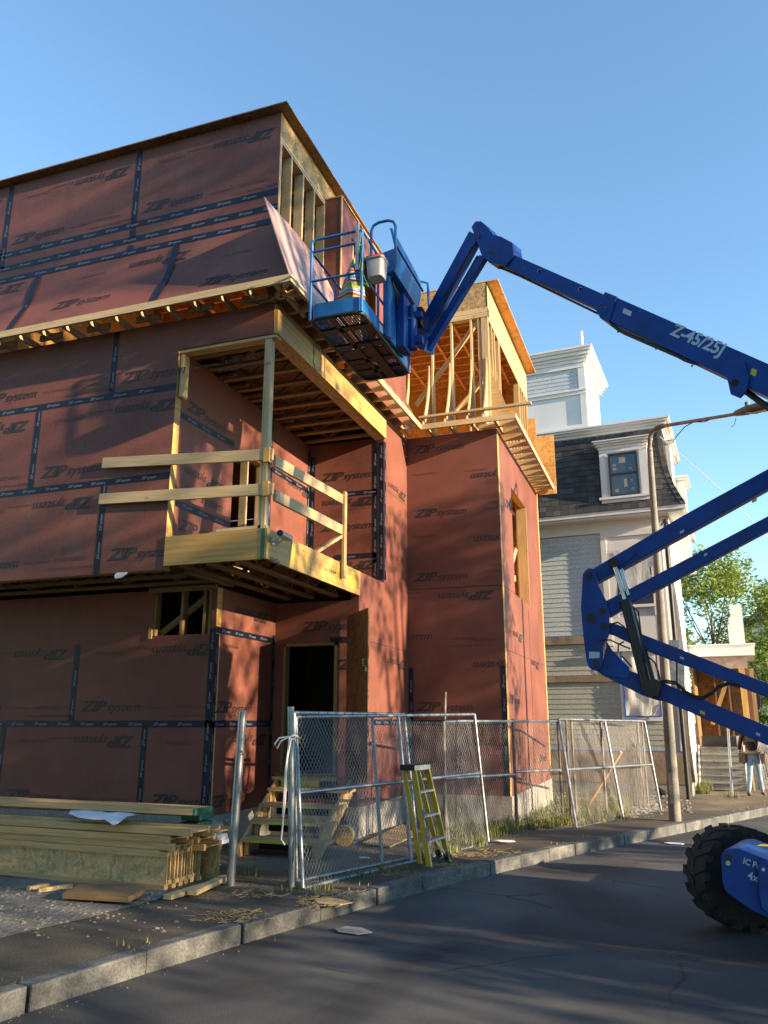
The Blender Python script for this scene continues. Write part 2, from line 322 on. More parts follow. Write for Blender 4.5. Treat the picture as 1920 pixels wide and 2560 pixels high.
def panelprint(mb,fn,u0,u1,v0,v1,clip=None,st=0):
    """marks of one 2.44 x 1.22 sheet whose lower left corner is (u0,v0)"""
    clip=clip or (u0,u1,v0,v1)
    logo(mb,fn,u0+.14,v0+.17,False,clip)
    small(mb,fn,u0+.15+1.12,v0+.20,'WALL SHEATHING',.045,False,clip); small(mb,fn,u0+1.75,v0+.2,'STRUCTURAL 1',.072,False,clip); small(mb,fn,u0+1.66,v0+.09,'ROOF AND WALL SHEATHING',.055,False,clip)
    logo(mb,fn,u0+2.30,v0+1.05,True,clip)
    small(mb,fn,u0+1.25,v0+1.04,'WALL SHEATHING',.045,True,clip); small(mb,fn,u0+.80,v0+1.0,'STRUCTURAL 1',.072,True,clip)
def fnY(Y,e=.004): return lambda u,v:V((u,Y-e,v))
def fnX(X,e=.004): return lambda u,v:V((X+e,u,v))
def tapes(parent,segs,wd=.09):
    """segs: (fn,u0,v0,u1,v1) strips of seam tape on a wall, each with its repeating print"""
    for fn,u0,v0,u1,v1 in segs:
        mb=MB(); L=math.hypot(u1-u0,v1-v0); d=((u1-u0)/L,(v1-v0)/L); n=(-d[1],d[0]); h=wd/2
        k=max(1,int(L/.5)); 
        prev=None
        for i in range(k+1):
            t=L*i/k; j=R.uniform(-.002,.002)
            c=(u0+d[0]*t,v0+d[1]*t); a=fn(c[0]-n[0]*h,c[1]-n[1]*(h+j)); b=fn(c[0]+n[0]*h,c[1]+n[1]*(h+j))
            if prev: mb.add([prev[0],a,b,prev[1]],[(0,1,2,3)],None,0)
            prev=(a,b)
        tv,tf=text('ZIP system',.25,.01); t=R.uniform(.05,.2)
        fn2=lambda uu,vv:fn(u0+d[0]*uu+n[0]*vv,v0+d[1]*uu+n[1]*vv)
        while t<L-.22:
            # letters sit a hair above the strip
            pu=MB(); putpoly(pu,tv,tf,fn2,t,-.018,.05,False,(0,L,-h,h))
            off=lift(fn); mb.add([V(p)+off for p in pu.v],pu.f,None,1)
            t+=R.uniform(.36,.42)
        mb.build('seam_tape',['tape','tapeprint'],parent)
def lift(fn):
    if hasattr(fn,'n'): return V(fn.n)*.002
    a=fn(0,0);b=fn(1,0);c=fn(0,1); n=(b-a).cross(c-a).normalized(); return n*.0015

# ================================================================ THE SETTING
KERB=[(-5.6,-14),(-4.6,-2),(-4.15,2.2),(-3.92,4.3),(-3.70,5.2),(-3.34,6.3),(-2.83,8.0),(-1.94,10.4),(-1.16,12.32),(.02,15.0),(1.5,18.45),(3.3,22.6),(6.4,29),(12,39),(24,58)]
def dense(pts,st=.6):
    out=[]
    for i in range(len(pts)-1):
        a=V(pts[i]).to_2d();b=V(pts[i+1]).to_2d(); k=max(1,int((b-a).length/st))
        for j in range(k): out.append(a+(b-a)*j/k)
    out.append(V(pts[-1]).to_2d()); return out
def smoothp(p,n=3):
    for _ in range(n): p=[p[0]]+[(p[i-1]+p[i]*2+p[i+1])/4 for i in range(1,len(p)-1)]+[p[-1]]
    return p
KL=smoothp(dense(KERB))
def offs(p,d):
    out=[]
    for i in range(len(p)):
        t=(p[min(i+1,len(p)-1)]-p[max(i-1,0)]).normalized(); out.append(p[i]+V((-t.y,t.x))*d)
    return out
def strip(mb,A,B,za,zb,n=1,jit=0):
    """sheet between two polylines of equal length"""
    rows=[]
    for i in range(len(A)):
        r=[]
        for j in range(n+1):
            t=j/n; q=A[i]*(1-t)+B[i]*t; r.append(V((q.x,q.y,za*(1-t)+zb*t+gz(q.y)+(R.uniform(-jit,jit) if 0<j<n else 0))))
        rows.append(r)
    vs=[v for r in rows for v in r]; fs=[]
    for i in range(len(A)-1):
        for j in range(n): fs.append((i*(n+1)+j,i*(n+1)+j+1,(i+1)*(n+1)+j+1,(i+1)*(n+1)+j))
    mb.add(vs,fs,None,0,True)
# ground: one sheet to the horizon, lot side
mb=MB(); KB=offs(KL,.14)
def gg(x,y): return gz(y)
xs=[-400,-120,-40,-20,-14]+[-12+.5*i for i in range(17)]
rows=[]
FAR=[V((-400.,p.y)) for p in KB]
A=KB;B=[V((-14.,p.y)) for p in KB]; strip(mb,A,B,.118,.118,26,.014); strip(mb,B,[V((-400.,p.y)) for p in KB],.118,.118,3)
yl=KB[-1].y
mb.add([(-400,yl,gz(yl)+.118),(24,yl,gz(yl)+.118),(600,900,-.35),(-600,900,-.35)],[(0,1,2,3)],None,0)
yf=KB[0].y; mb.add([(-400,-300,.118),(KB[0].x,-300,.118),(KB[0].x,yf,.118),(-400,yf,.118)],[(0,1,2,3)],None,0)
mb.build('ground','dirt',kind='structure')
mb=MB(); W=[V((p.x+9.5,p.y-2.)) for p in KL]; strip(mb,W,KL,0.,0.,6); mb.build('road','asphalt',kind='structure')
mb=MB(); E2=[V((p.x+400,p.y-6)) for p in KL]; strip(mb,E2,W,.10,.0,3); mb.build('far_verge','dirt',kind='structure')
# kerb stones with joints
mb=MB(); KT0=offs(KL,.0);KT1=offs(KL,.145)
acc=0; nxt=R.uniform(1.2,2)
for i in range(len(KL)-1):
    L=(KL[i+1]-KL[i]).length; acc+=L; gap=0.0
    a0,a1,b0,b1=KT0[i],KT1[i],KT0[i+1],KT1[i+1]
    if acc>nxt: 
        f=.965; b0=a0+(b0-a0)*f; b1=a1+(b1-a1)*f; acc=0; nxt=R.uniform(1.3,2.2)
    h=.145+R.uniform(-.004,.004); j=lambda:R.uniform(-.004,.004)
    def p(q,z): return V((q.x,q.y,z+gz(q.y)))
    mb.hexa([p(a0,-.1),p(b0,-.1),p(b1,-.1),p(a1,-.1),p(a0,h+j()),p(b0,h+j()),p(b1,h),p(a1,h)])
o=mb.build('kerb','granite',kind='structure'); bevel(o,.014,2)
# asphalt walk behind the kerb
inner=[(-6.2,-14),(-6.0,-2),(-5.9,3.0),(-5.95,4.8),(-5.35,6.25),(-4.6,6.95),(-3.9,7.25),(-3.5,7.7),(-2.55,11.0),(-1.95,13.2),(-1.3,15.0),(-.35,17.6),(1.2,20.5),(4.2,26),(7,32),(10.5,40),(22.5,59)]
IN=smoothp(dense(inner,.5),2)
def resample(p,n):
    d=[0]
    for i in range(1,len(p)): d.append(d[-1]+(p[i]-p[i-1]).length)
    out=[];k=0
    for i in range(n):
        t=d[-1]*i/(n-1)
        while k<len(d)-2 and d[k+1]<t: k+=1
        out.append(p[k]+(p[k+1]-p[k])*((t-d[k])/max(1e-6,d[k+1]-d[k])))
    return out
KW=[p for p in offs(KL,.143) if p.y<18.0]; IW=[p for p in IN if p.y<17.4]
mb=MB(); strip(mb,resample(KW,130),resample(IW,130),.137,.126,5,.006); mb.build('sidewalk','walk',kind='structure')
# pale rubble patch by the timber
mb=MB(); pl=[(0,2345),(60,2330),(140,2312),(215,2296),(280,2278),(345,2262),(400,2246),(420,2225),(380,2215),(200,2205),(0,2190),(-300,2190),(-400,2370)]
pts=[G(x,y,.135) for x,y in pl]; c=sum(pts,V())/len(pts); mb.add([c]+pts,[(0,i+1,(i+1)%len(pts)+1) for i in range(len(pts))]); mb.build('rubble_patch','grit',kind='structure')
def rockmesh(mb,c,r,mi=0):
    n=6;vs=[];
    for i in range(4):
        for j in range(n):
            th=math.pi*(i+.5)/4; ph=2*math.pi*j/n+i*.4; k=r*R.uniform(.75,1.15)
            vs.append((c[0]+k*math.sin(th)*math.cos(ph),c[1]+k*math.sin(th)*math.sin(ph),c[2]+k*.62*math.cos(th)))
    fs=[(i*n+j,i*n+(j+1)%n,(i+1)*n+(j+1)%n,(i+1)*n+j)[::-1] for i in range(3) for j in range(n)]+[tuple(range(n)),tuple(range(4*n-1,3*n-1,-1))]
    mb.add(vs,fs,None,mi)
def inpoly(x,y,pl):
    c=False
    for i in range(len(pl)):
        (a,b),(d,e)=pl[i],pl[i-1]
        if (b>y)!=(e>y) and x<(d-a)*(y-b)/(e-b)+a: c=not c
    return c
mb=MB()
for k in range(900):
    x=R.uniform(-20,470); y=R.uniform(2212,2350)
    if not inpoly(x,y,pl) and R.random()<.75: continue
    q=G(x,y,.13); rockmesh(mb,q,R.choice([.006,.008,.008,.010,.013,.018,.026])*R.uniform(.6,1.2))
mb.build('gravel','stone',kind='stuff')
mb=MB()
for k in range(900):
    i=R.randint(8,len(KL)-45); a=KL[i]+(KL[i+1]-KL[i])*R.random(); d=abs(R.gauss(0,.09))+.01; t_=(KL[i+1]-KL[i]).normalized(); q=a-V((-t_.y,t_.x))*d; r_=R.choice([.003,.004,.005,.007])
    rockmesh(mb,(q.x,q.y,gz(q.y)+r_*.3),r_)
mb.build('road_grit','grit',kind='stuff')
mb=MB()
for k in range(1500):                       # sunny stony yard between the two houses
    x=R.uniform(1370,1730); y=R.uniform(1975,2045)
    q=G(x,y,.115)
    if q.x<-2.6 and q.y<18.4: continue
    rockmesh(mb,q,R.choice([.012,.018,.025,.04,.055])*R.uniform(.6,1.1))
mb.build('yard_stones','stone',kind='stuff')
def blades(mb,c,n,r,h,mi=0):
    for i in range(n):
        a=R.random()*6.28; d=r*math.sqrt(R.random()); x=c[0]+d*math.cos(a);y=c[1]+d*math.sin(a); z=c[2]
        hh=h*R.uniform(.4,1.1); b=R.random()*6.28; wd=R.uniform(.003,.008); ln=R.uniform(.1,.5)*hh; dx,dy=math.cos(b)*wd,math.sin(b)*wd; lx,ly=math.cos(b+1.5)*ln,math.sin(b+1.5)*ln
        mb.add([(x-dx,y-dy,z),(x+dx,y+dy,z),(x+dx*.6+lx*.35,y+dy*.6+ly*.35,z+hh*.6),(x-dx*.6+lx*.35,y-dy*.6+ly*.35,z+hh*.6),(x+lx,y+ly,z+hh)],[(0,1,2,3),(3,2,4)],None,mi)
mb=MB()
for k in range(520):
    x=R.uniform(1080,1570); y=R.uniform(2010,2095)-(x-1090)*.08+ (10 if x<1300 else 0)
    q=G(x,y,.11)
    if q.x<-2.6 and 13.8<q.y: continue
    blades(mb,q,R.randint(16,40),R.uniform(.06,.22),R.uniform(.05,.20))
for x,y,n,h in ((745,2235,30,.08),(790,2228,30,.1),(620,2190,25,.14),(845,2208,30,.08),(900,2196,40,.10),(1060,2150,50,.12),(1120,2130,60,.14),(1185,2115,60,.14),(980,2180,40,.1),(1755,1985,60,.3),(1765,1978,60,.34),(1745,1980,60,.28),(1830,1995,40,.18),(1225,2090,80,.2),(1150,2095,60,.35),(1130,2060,50,.5)):
    blades(mb,G(x,y,.11),n*2,.18,h)
for k in range(90):                          # weeds along the kerb back
    i=R.randint(12,len(KL)-30); a=KL[i]+V((-.17,.05)); blades(mb,(a.x+R.uniform(-.05,.05),a.y+R.uniform(-.2,.2),.13+gz(a.y)),R.randint(3,14),.12,.05)
mb.build('grass','grass',kind='stuff')
mb=MB()
for x,y,n in ((830,2250,120),(800,2262,80),(870,2240,60),(1180,2140,90),(1120,2165,70),(640,2238,50),(560,2300,60),(620,2292,60),(1010,2190,50),(1240,2130,50)):
    c=G(x,y,.135)
    for i in range(n):
        a=R.random()*6.28;d=.28*math.sqrt(R.random());l=R.uniform(.03,.11);b=R.random()*6.28;q=V((c.x+d*math.cos(a),c.y+d*math.sin(a)*.6,.142+gz(c.y)+R.uniform(0,.012)))
        mb.beam(q,q+V((math.cos(b)*l,math.sin(b)*l,R.uniform(0,.02))),.0035,.002)
mb.build('dry_grass','straw',kind='stuff')

# ================================================================ HOUSE UNDER CONSTRUCTION
YA=8.3; XB=-4.43; XI=-5.84; XR=-2.68; YR=13.8; YL=9.59; XW=-13.5; YE=18.4
bld=thing('house_under_construction',(-8,13,0),'unfinished three storey wood framed house in reddish brown panels with black taped seams','house')
def sheet(mb,ax,c,th,u0,u1,v0,v1,holes=(),mi=0,ei=None):
    """slab in plane ax=c (front face) going back by th (signed), with rectangular holes; ei = material of cut edges"""
    ei=mi if ei is None else ei
    us=sorted({u0,u1}|{min(max(h[i],u0),u1) for h in holes for i in (0,1)}); vs=sorted({v0,v1}|{min(max(h[i],v0),v1) for h in holes for i in (2,3)})
    pt=(lambda u,v,d:(u,c+d,v)) if ax=='Y' else (lambda u,v,d:(c+d,u,v))
    solid=lambda i,j:0<=i<len(us)-1 and 0<=j<len(vs)-1 and not any(h[0]<(us[i]+us[i+1])/2<h[1] and h[2]<(vs[j]+vs[j+1])/2<h[3] for h in holes)
    for i in range(len(us)-1):
        for j in range(len(vs)-1):
            if not solid(i,j): continue
            a,b,d,e=us[i],us[i+1],vs[j],vs[j+1]
            F=lambda *p,m=mi: mb.add(list(p),[(0,1,2,3)],None,m)
            F(pt(a,d,0),pt(b,d,0),pt(b,e,0),pt(a,e,0)); F(pt(a,e,th),pt(b,e,th),pt(b,d,th),pt(a,d,th))
            if not solid(i-1,j): F(pt(a,d,0),pt(a,e,0),pt(a,e,th),pt(a,d,th),m=ei)
            if not solid(i+1,j): F(pt(b,d,0),pt(b,e,0),pt(b,e,th),pt(b,d,th),m=ei)
            if not solid(i,j-1): F(pt(a,d,0),pt(b,d,0),pt(b,d,th),pt(a,d,th),m=ei)
            if not solid(i,j+1): F(pt(a,e,0),pt(b,e,0),pt(b,e,th),pt(a,e,th),m=ei)
def wall(name,ax,c,u0,u1,v0,v1,holes=(),th=None,prt=None,m='zip',ei=1):
    mb=MB(); th=(.13 if ax=='Y' else -.13) if th is None else th
    sheet(mb,ax,c,th,u0,u1,v0,v1,holes,0,ei)
    if prt:
        pm=MB(); prt(pm); n0=len(mb.v); mb.v+=pm.v; mb.f+=[[k+n0 for k in f] for f in pm.f]; mb.uv+=pm.uv; mb.m+=[k+2 for k in pm.m]; mb.sm+=pm.sm
    return mb.build(name,[m,'rim','print','print2'],bld)
# --- second storey, street face
zb2=3.52; s1=4.745; s2=5.97; T2=6.93
ub=P(242,1425,Y=YA).x; um=P(78,1210,Y=YA).x; ut=P(286,905,Y=YA).x
fa=fnY(YA)
def pr(mb):
    for k in range(4):
        for u,v in ((ub-2.44*k,zb2),(um-2.44*k+2.44,s1),(ut-2.44*k,s2)):
            if u>XI: continue
            hi=XI if v<s2 else XB-.02
            panelprint(mb,fa,u,u+2.44,v,v+1.22,(u,min(u+2.44,hi),v,min(v+1.22,T2-.05)))
w2=wall('second_storey_wall','Y',YA,XW,XB,zb2,T2,[(XI,XB+1,zb2-1,6.5)],prt=pr)
tapes(bld,[(fa,XW,s1,XI+.0,s1+.0),(fa,XW,s2,XI,s2),(fa,ub,zb2,ub,s1-.045),(fa,um,s1+.045,um,s2-.045),(fa,ut,s2+.045,ut,T2),(fa,ub-2.44,zb2,ub-2.44,s1-.045)])
# --- lower storey
s0=1.664; s0b=2.9; zs=.5
fl=fnY(YL); fbx=fnX(-5.835)
xt=P(187,1700,Y=YL).x; xb=P(356,1900,Y=YL).x
def pr(mb):
    for k in range(3):
        panelprint(mb,fl,xb-2.44*k,xb-2.44*k+2.44,s0-1.22,s0,(xb-2.44*k,min(xb-2.44*k+2.44,-5.93),zs,s0-.05))
        panelprint(mb,fl,xt-2.44*k,xt-2.44*k+2.44,s0,s0+1.22,(xt-2.44*k,min(xt-2.44*k+2.44,-5.93),s0,s0+1.17))
wall('lower_storey_wall','Y',YL,XW,-5.835,zs,zb2-.02,[(-6.86,-5.92,2.86,3.50)],prt=pr)
def pr(mb):
    logo(mb,fbx,9.66,s0+.15,clip=(9.66,11.3,0,9)); logo(mb,fbx,9.66,zs+.10,clip=(9.66,10.7,0,9)); logo(mb,fbx,11.1,3.3,True,clip=(9.66,11.3,0,9)); logo(mb,fbx,11.2,s0-.16,True,clip=(9.66,11.3,0,9)); small(mb,fbx,9.8,2.7,'WALL SHEATHING',.05)
wall('entry_side_wall','X',-5.835,YL+.131,11.36,zs,zb2-.02,prt=pr)
# door wall at the back of the entry recess
YD=11.36
def pr(mb):
    f=fnY(YD); logo(mb,f,-5.4,3.05,clip=(-5.8,XB,0,9)); logo(mb,f,-4.5,2.6,True,clip=(-4.75,XB-.05,0,9)); logo(mb,f,-4.72,1.75,clip=(-4.75,XB-.05,0,9))
wall('entry_wall','Y',YD,-5.834,XB-.131,zs,zb2-.02,[(-5.66,-4.77,.93,2.86)],prt=pr)
mb=MB()
for a,b in (((-5.64,YD+.03,.96),(-5.64,YD+.03,2.86)),((-4.79,YD+.03,.96),(-4.79,YD+.03,2.86))): mb.beam(a,b,.14,.04,up=(1,0,0))
mb.beam((-5.66,YD+.03,2.84),(-4.77,YD+.03,2.84),.14,.04); mb.beam((-5.7,YD-.01,.945),(-4.7,YD-.01,.945),.2,.035)
mb.build('door_frame','truss',bld)
# open plywood door
zt=P(880,1540,Y=YD-.02).z; q=P(922,1519,Z=zt); h0=V((-4.60,YD-.03,0)); h1=V((q.x,q.y,0))
mb=MB(); mb.beam(h0+V((0,0,(zt+.83)/2)),h1+V((0,0,(zt+.83)/2)),.019,zt-.83)
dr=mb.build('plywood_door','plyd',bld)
mb=MB(); d=(h1-h0).normalized(); n=V((-d.y,d.x,0)); c=h0+d*.90+V((0,0,2.45))
mb.tube([c+n*-.015,c+n*-.05,c+n*-.05+V((0,0,.09)),c+n*-.015+V((0,0,.09))],.008,6); mb.box(c.x+.0,c.x+.05,c.y-.04,c.y-.02,c.z-.08,c.z-.02)
mb.build('padlock','alu',dr)
# --- side strip facing the yard (right-hand side)
fb=fnX(XB)
def pr(mb):
    for px,py in ((1017,1655),(1016,1240)): q=P(px,py,X=XB); logo(mb,fb,q.y-.02,q.z,True,clip=(11.4,YR-.02,0,9))
wall('side_wall','X',XB,YD,YR,zs,3.94,prt=pr,ei=0)
wall('side_pier','X',XB,12.51,YR,3.94,T2,ei=0)
# --- right block
fr=fnY(YR); frx=fnX(XR); CL=(XB+.02,XR-.02,zs,T2-.04)
def pr(mb):
    for px,py,fp,dx in ((1034,1294.6,0,0),(1034,1453.7,0,0),(1236,1477,1,0),(1182,1184,1,.98),(1188,1342,1,.98),(1076,1598,0,-.98),(1187,1655,1,.98),(1040,1777,0,0),(1030,1135,0,0),(1180,1850,1,.9),(1060,1925,0,-.3)):
        q=P(px,py,Y=YR); logo(mb,fr,q.x+dx,q.z,bool(fp),CL)
    for px,py,fp in ((1222,1264,0),(1226,1420,0),(1055,1482,1),(1250,1760,0),(1235,1600,1)):
        q=P(px,py,Y=YR); small(mb,fr,q.x,q.z+.03,'STRUCTURAL 1',.065,bool(fp),CL); small(mb,fr,q.x-.1,q.z-.07,'ROOF AND WALL SHEATHING',.05,bool(fp),CL)
    for px,py in ((1035,1190),(1035,1345),(1130,1600),(1160,1180),(1170,1345)): q=P(px,py,Y=YR); small(mb,fr,q.x,q.z,'WALL SHEATHING',.05,False,CL)
wall('front_wall','Y',YR,XB,XR,zs,T2,prt=pr)
def pr(mb):
    for y,z,fp in ((14.0,2.0,0),(15.6,3.3,1),(14.3,5.6,0),(17.5,2.9,1),(16.9,.9,0)): logo(mb,frx,y,z,bool(fp),(YR+.14,YE,zs,T2))
rw=wall('right_wall','X',XR,YR+.131,YE,zs,T2,[(15.02,16.70,4.02,6.14)],prt=pr)
JT=[(XB+.01,XR-.01,YR-.006,YR+.01,4.012,4.020)]
JT+=[(XR-.01,XR+.004,YR+.13,15.0 if z>4 else YE,z,z+.007) for z in (2.9,4.02)]+[(XR-.01,XR+.004,16.42,16.428,zs,3.9),(XB-.01,XB+.004,YD,YR-.01,2.9,2.906),(XB-.01,XB+.004,12.7,YR-.01,5.6,5.606)]
for j_ in JT: mb=MB(); mb.box(*j_); mb.build('panel_joint','dark',bld)
tp=[(fl,XW,s0,-5.835,s0),(fl,xt,s0+.045,xt,2.78),(fl,xb,zs,xb,s0-.045),(fl,xb-2.44,zs,xb-2.44,s0-.045),(fl,-5.88,zs,-5.88,2.93),
 (fbx,YL,2.915,11.32,2.915),(fbx,YL,s0,11.32,s0),(fbx,11.31,zs,11.31,3.0),(fbx,YL+.045,zs,YL+.045,2.86),
 (fb,12.0,s0+.02,YR-.02,s0+.02),(fr,XB+.02,s0+.01,XR,s0+.01),(fr,XB+.05,zs,XB+.05,2.62),(fr,XR-.05,zs,XR-.05,2.62),(fnY(YD),-4.9,2.9,-4.6,2.9)]
# --- balcony recess
zf=3.94
fi=fnX(XI)
def pr(mb):
    for px,py,fp in ((465,1022,0),(455,1235,0),(445,1322,0),(782,1236,1),(560,1215,1)): q=P(px,py,X=XI); logo(mb,fi,q.y,q.z,bool(fp),(YA+.15,12.45,zf,6.5))
wall('recess_side_wall','X',XI,YA+.131,12.5,zf,6.52,[(9.84,10.86,zf,5.62)],prt=pr)
def pr(mb):
    f=fnY(12.5)
    for px,py,fp in ((801,1205,0),(942,1240,1),(800,1330,0),(945,1400,1)): q=P(px,py,Y=12.5); logo(mb,f,q.x,q.z,bool(fp),(XI+.02,XB-.1,zf,6.5))
wall('recess_back_wall','Y',12.5,XI,XB-.131,zf,6.52,prt=pr)
tp+=[(fi,YA+.14,5.62,9.83,5.66),(fi,11.0,5.65,12.46,5.66),(fi,YA+.14,4.42,9.83,4.43),(fi,11.0,zf,11.0,6.5),(fi,12.45,zf,12.45,6.4),
 (fnY(12.5),XB-.16,zf,XB-.16,6.45),(fnY(12.5),XI+.5,5.55,XB-.13,5.55),(fnY(12.5),XI+.5,4.43,XB-.13,4.43),(fnY(12.5),XI+.06,zf,XI+.06,6.3),(fnX(XB,.004),12.56,4.0,12.56,6.45),(fnY(12.51),XB-.05,4.0,XB-.05,6.45)]
tapes(bld,tp)
# balcony rim, beam, post, header
def part(name,m,fn,parent=None,**k):
    mb=MB(); fn(mb); return mb.build(name,m,parent or bld,**k)
part('balcony_rim','rim',lambda b:b.beam((XI+.01,YA+.0,3.745),(XB-.045,YA+.0,3.745),.045,.37))
part('balcony_rim','rim',lambda b:(b.beam((XB,YA-.02,3.745),(XB,9.95,3.745),.045,.37),b.beam((XB,9.954,3.745),(XB,YD-.005,3.745),.045,.37)))
part('green_edge_strip','green',lambda b:b.beam((XB-.028,YA-.026,3.56),(XB-.028,YA-.026,3.93),.012,.05,up=(1,0,0)))
YM=mat('faint_yellow_spray',(.5,.36,.1),.6,build=noisy((.42,.28,.09),(.55,.42,.03),5,5))
for y0,y1 in ((8.9,9.1),(10.3,10.62),(10.9,11.2),(9.35,9.45)): mb=MB(); mb.add([(XB+.0255,y0+.02,3.60),(XB+.0255,y1-.03,3.63),(XB+.0255,y1,3.75),(XB+.0255,y1-.06,3.87),(XB+.0255,y0+.05,3.90),(XB+.0255,y0-.01,3.78)],[(0,1,2,3,4,5)]); mb.build('yellow_spray_mark',YM,bld)
mb=MB(); sm=fnX(XB+.0245,.003); small(mb,sm,8.62,3.60,'PLAN',.10,True,None); small(mb,sm,10.0,3.72,'2-11 7/8 RIM',.07); mb.build('pencil_mark',['print','print'],bld)
part('balcony_deck','ply',lambda b:b.box(XI+.02,XB-.03,YA+.03,12.49,3.93,3.944))
part('beam','rim',lambda b:b.beam((XB+.0,YA+.005,6.66),(XB+.0,12.5,6.66),.09,.33))
part('beam_flange','osbg',lambda b:b.beam((XB-.10,YA+.15,6.50),(XB-.10,12.5,6.50),.12,.03))
part('header_plate','pine',lambda b:b.beam((XI+.0,YA+.085,6.465),(XB+.03,YA+.085,6.465),.14,.04))
part('corner_post','pinegreen',lambda b:(b.beam((XB-.115,YA+.07,zf),(XB-.115,YA+.07,6.44),.09,.04,up=(1,0,0)),b.beam((XB-.065,YA+.07,zf),(XB-.065,YA+.07,6.44),.10,.05,up=(1,0,0))))
part('cripple_stud','pinegreen',lambda b:b.beam((XI+.045,YA+.10,5.83),(XI+.045,YA+.10,6.44),.14,.04,up=(1,0,0)))
part('sill_plate','pinegreen',lambda b:(b.beam((XI+.7,YA+.07,3.965),(XB-.02,YA+.07,3.965),.09,.038),b.beam((XI+.55,YA+.16,3.966),(XB-.14,YA+.16,3.966),.07,.03)))
# studs inside the opening in the recess wall
for y,x in ((10.28,XI-.06),(10.78,XI-.06),(10.83,XI-.1)): part('stud','pinegreen',lambda b:b.beam((x,y,zf),(x,y,5.62),.12,.04,up=(0,1,0)))
# guard rails
def rail(p,q,w,h,m='pinegreen',n='guard_rail'): return part(n,m,lambda b:b.beam(p,q,w,h))
ya=YA-.045
a,b=P(258,1158,Y=ya),P(683,1136,Y=ya); rail(a,b,.04,.14)
a,b=P(250,1248,Y=ya),P(683,1222,Y=ya); rail(a,b,.04,.14)
xr=XB+.045
a,b=P(686,1152,X=xr),P(856,1249,X=xr); rail(a,b,.04,.14)
a,b=P(686,1238,X=xr),P(856,1326,X=xr); rail(a,b,.04,.14)
for z in (4.84,4.41): part('rail_block','rim',lambda b:b.beam((XB+.0,YA-.045,z-.09),(XB+.0,YA-.045,z+.09),.06,.08,up=(1,0,0)))
q=P(862,1250,X=xr+.03); part('rail_post','pine',lambda b:b.beam((xr+.03,q.y,3.70),(xr+.03,q.y,4.99),.09,.04,up=(1,0,0)))
part('rail_brace','osbg',lambda b:b.beam((xr-.02,q.y-.02,4.32),(XB-.1,q.y-.62,3.97),.09,.04))
# --- trusses
def truss(x0,x1,y,z0,z1,ax='X',m='truss'):
    mb=MB(); f=(lambda t,z:(t,y,z)) if ax=='X' else (lambda t,z:(y,t,z))
    mb.beam(f(x0,z0+.02),f(x1,z0+.02),.089,.038); mb.beam(f(x0,z1-.02),f(x1,z1-.02),.089,.038)
    n=max(2,int((x1-x0)/.42)); st=(x1-x0)/n
    for i in range(n):
        a=x0+st*i; k=i%2
        mb.beam(f(a,z0+.04 if k else z1-.04),f(a+st,z1-.04 if k else z0+.04),.07,.036)
    return mb.build('floor_truss',m,bld)
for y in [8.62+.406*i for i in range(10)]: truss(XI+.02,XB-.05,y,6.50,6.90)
for y in [9.2+.406*i for i in range(9)]: truss(-11.5,XI-.14,y,6.50,6.90,m='ply')  # inner trusses coloured orange to suggest a lit room behind the opening
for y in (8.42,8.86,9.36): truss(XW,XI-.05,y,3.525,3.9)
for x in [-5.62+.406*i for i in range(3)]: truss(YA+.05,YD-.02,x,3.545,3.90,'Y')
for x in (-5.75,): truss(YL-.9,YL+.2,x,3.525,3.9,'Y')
# decks and enclosing far walls
part('floor_deck','subfloor',lambda b:(b.box(XW,XI-.14,YA+.14,YE,3.91,3.935),b.box(XI-.13,XB-.14,12.64,YE,3.91,3.935),b.box(XB-.13,XR-.14,YR+.14,YE,3.91,3.935)))
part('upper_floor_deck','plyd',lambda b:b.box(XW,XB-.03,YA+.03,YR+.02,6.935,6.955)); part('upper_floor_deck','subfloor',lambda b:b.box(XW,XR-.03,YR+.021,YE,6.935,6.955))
part('ground_floor_slab','conc',lambda b:b.box(XW,-5.9,YL+.15,YE,.3,.45))
part('ground_floor_slab','conc',lambda b:b.box(-5.88,XB-.14,YD+.15,YE,.75,.92))
part('rear_wall','ply',lambda b:(b.box(XW,XR,YE,YE+.1,zs,6.93),b.box(XW-.12,XW-.001,YA,YE+.1,zs,10.0)))
part('upper_rear_wall','ply',lambda b:(b.box(XW,-2.9,YE-.02,YE+.08,6.96,10.0),b.box(-9.6,-9.5,YA+.4,YE-.03,6.96,10.0)))
part('partition','ply',lambda b:b.box(-4.0,-3.9,14.2,YE-.05,3.96,6.9))  # added wall that bounces window sunlight onto the rear wall
part('joist','ply',lambda b:[b.beam((-3.88,y,6.6),(XR-.15,y,6.6),.05,.24) for y in (14.6,15.0,15.4,15.8,16.2,16.6,17.0,17.4,17.8)])
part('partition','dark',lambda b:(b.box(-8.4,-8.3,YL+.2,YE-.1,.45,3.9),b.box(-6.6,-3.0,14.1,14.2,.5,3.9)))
# foundations
part('foundation','conc',lambda b:(b.box(XW,-5.80,YL-.02,YL+.2,-.2,zs),b.box(-6.0,-5.80,YL+.205,YD,-.2,zs),b.box(-5.79,XB-.2,YD-.01,YD+.2,-.2,zs),b.box(XB-.19,XB+.03,YD-.02,YR-.05,-.4,zs),b.box(XB-.19,XR+.03,YR-.03,YR+.2,-.4,zs),b.box(XR-.2,XR+.03,YR+.205,YE,-.4,zs+.0)))
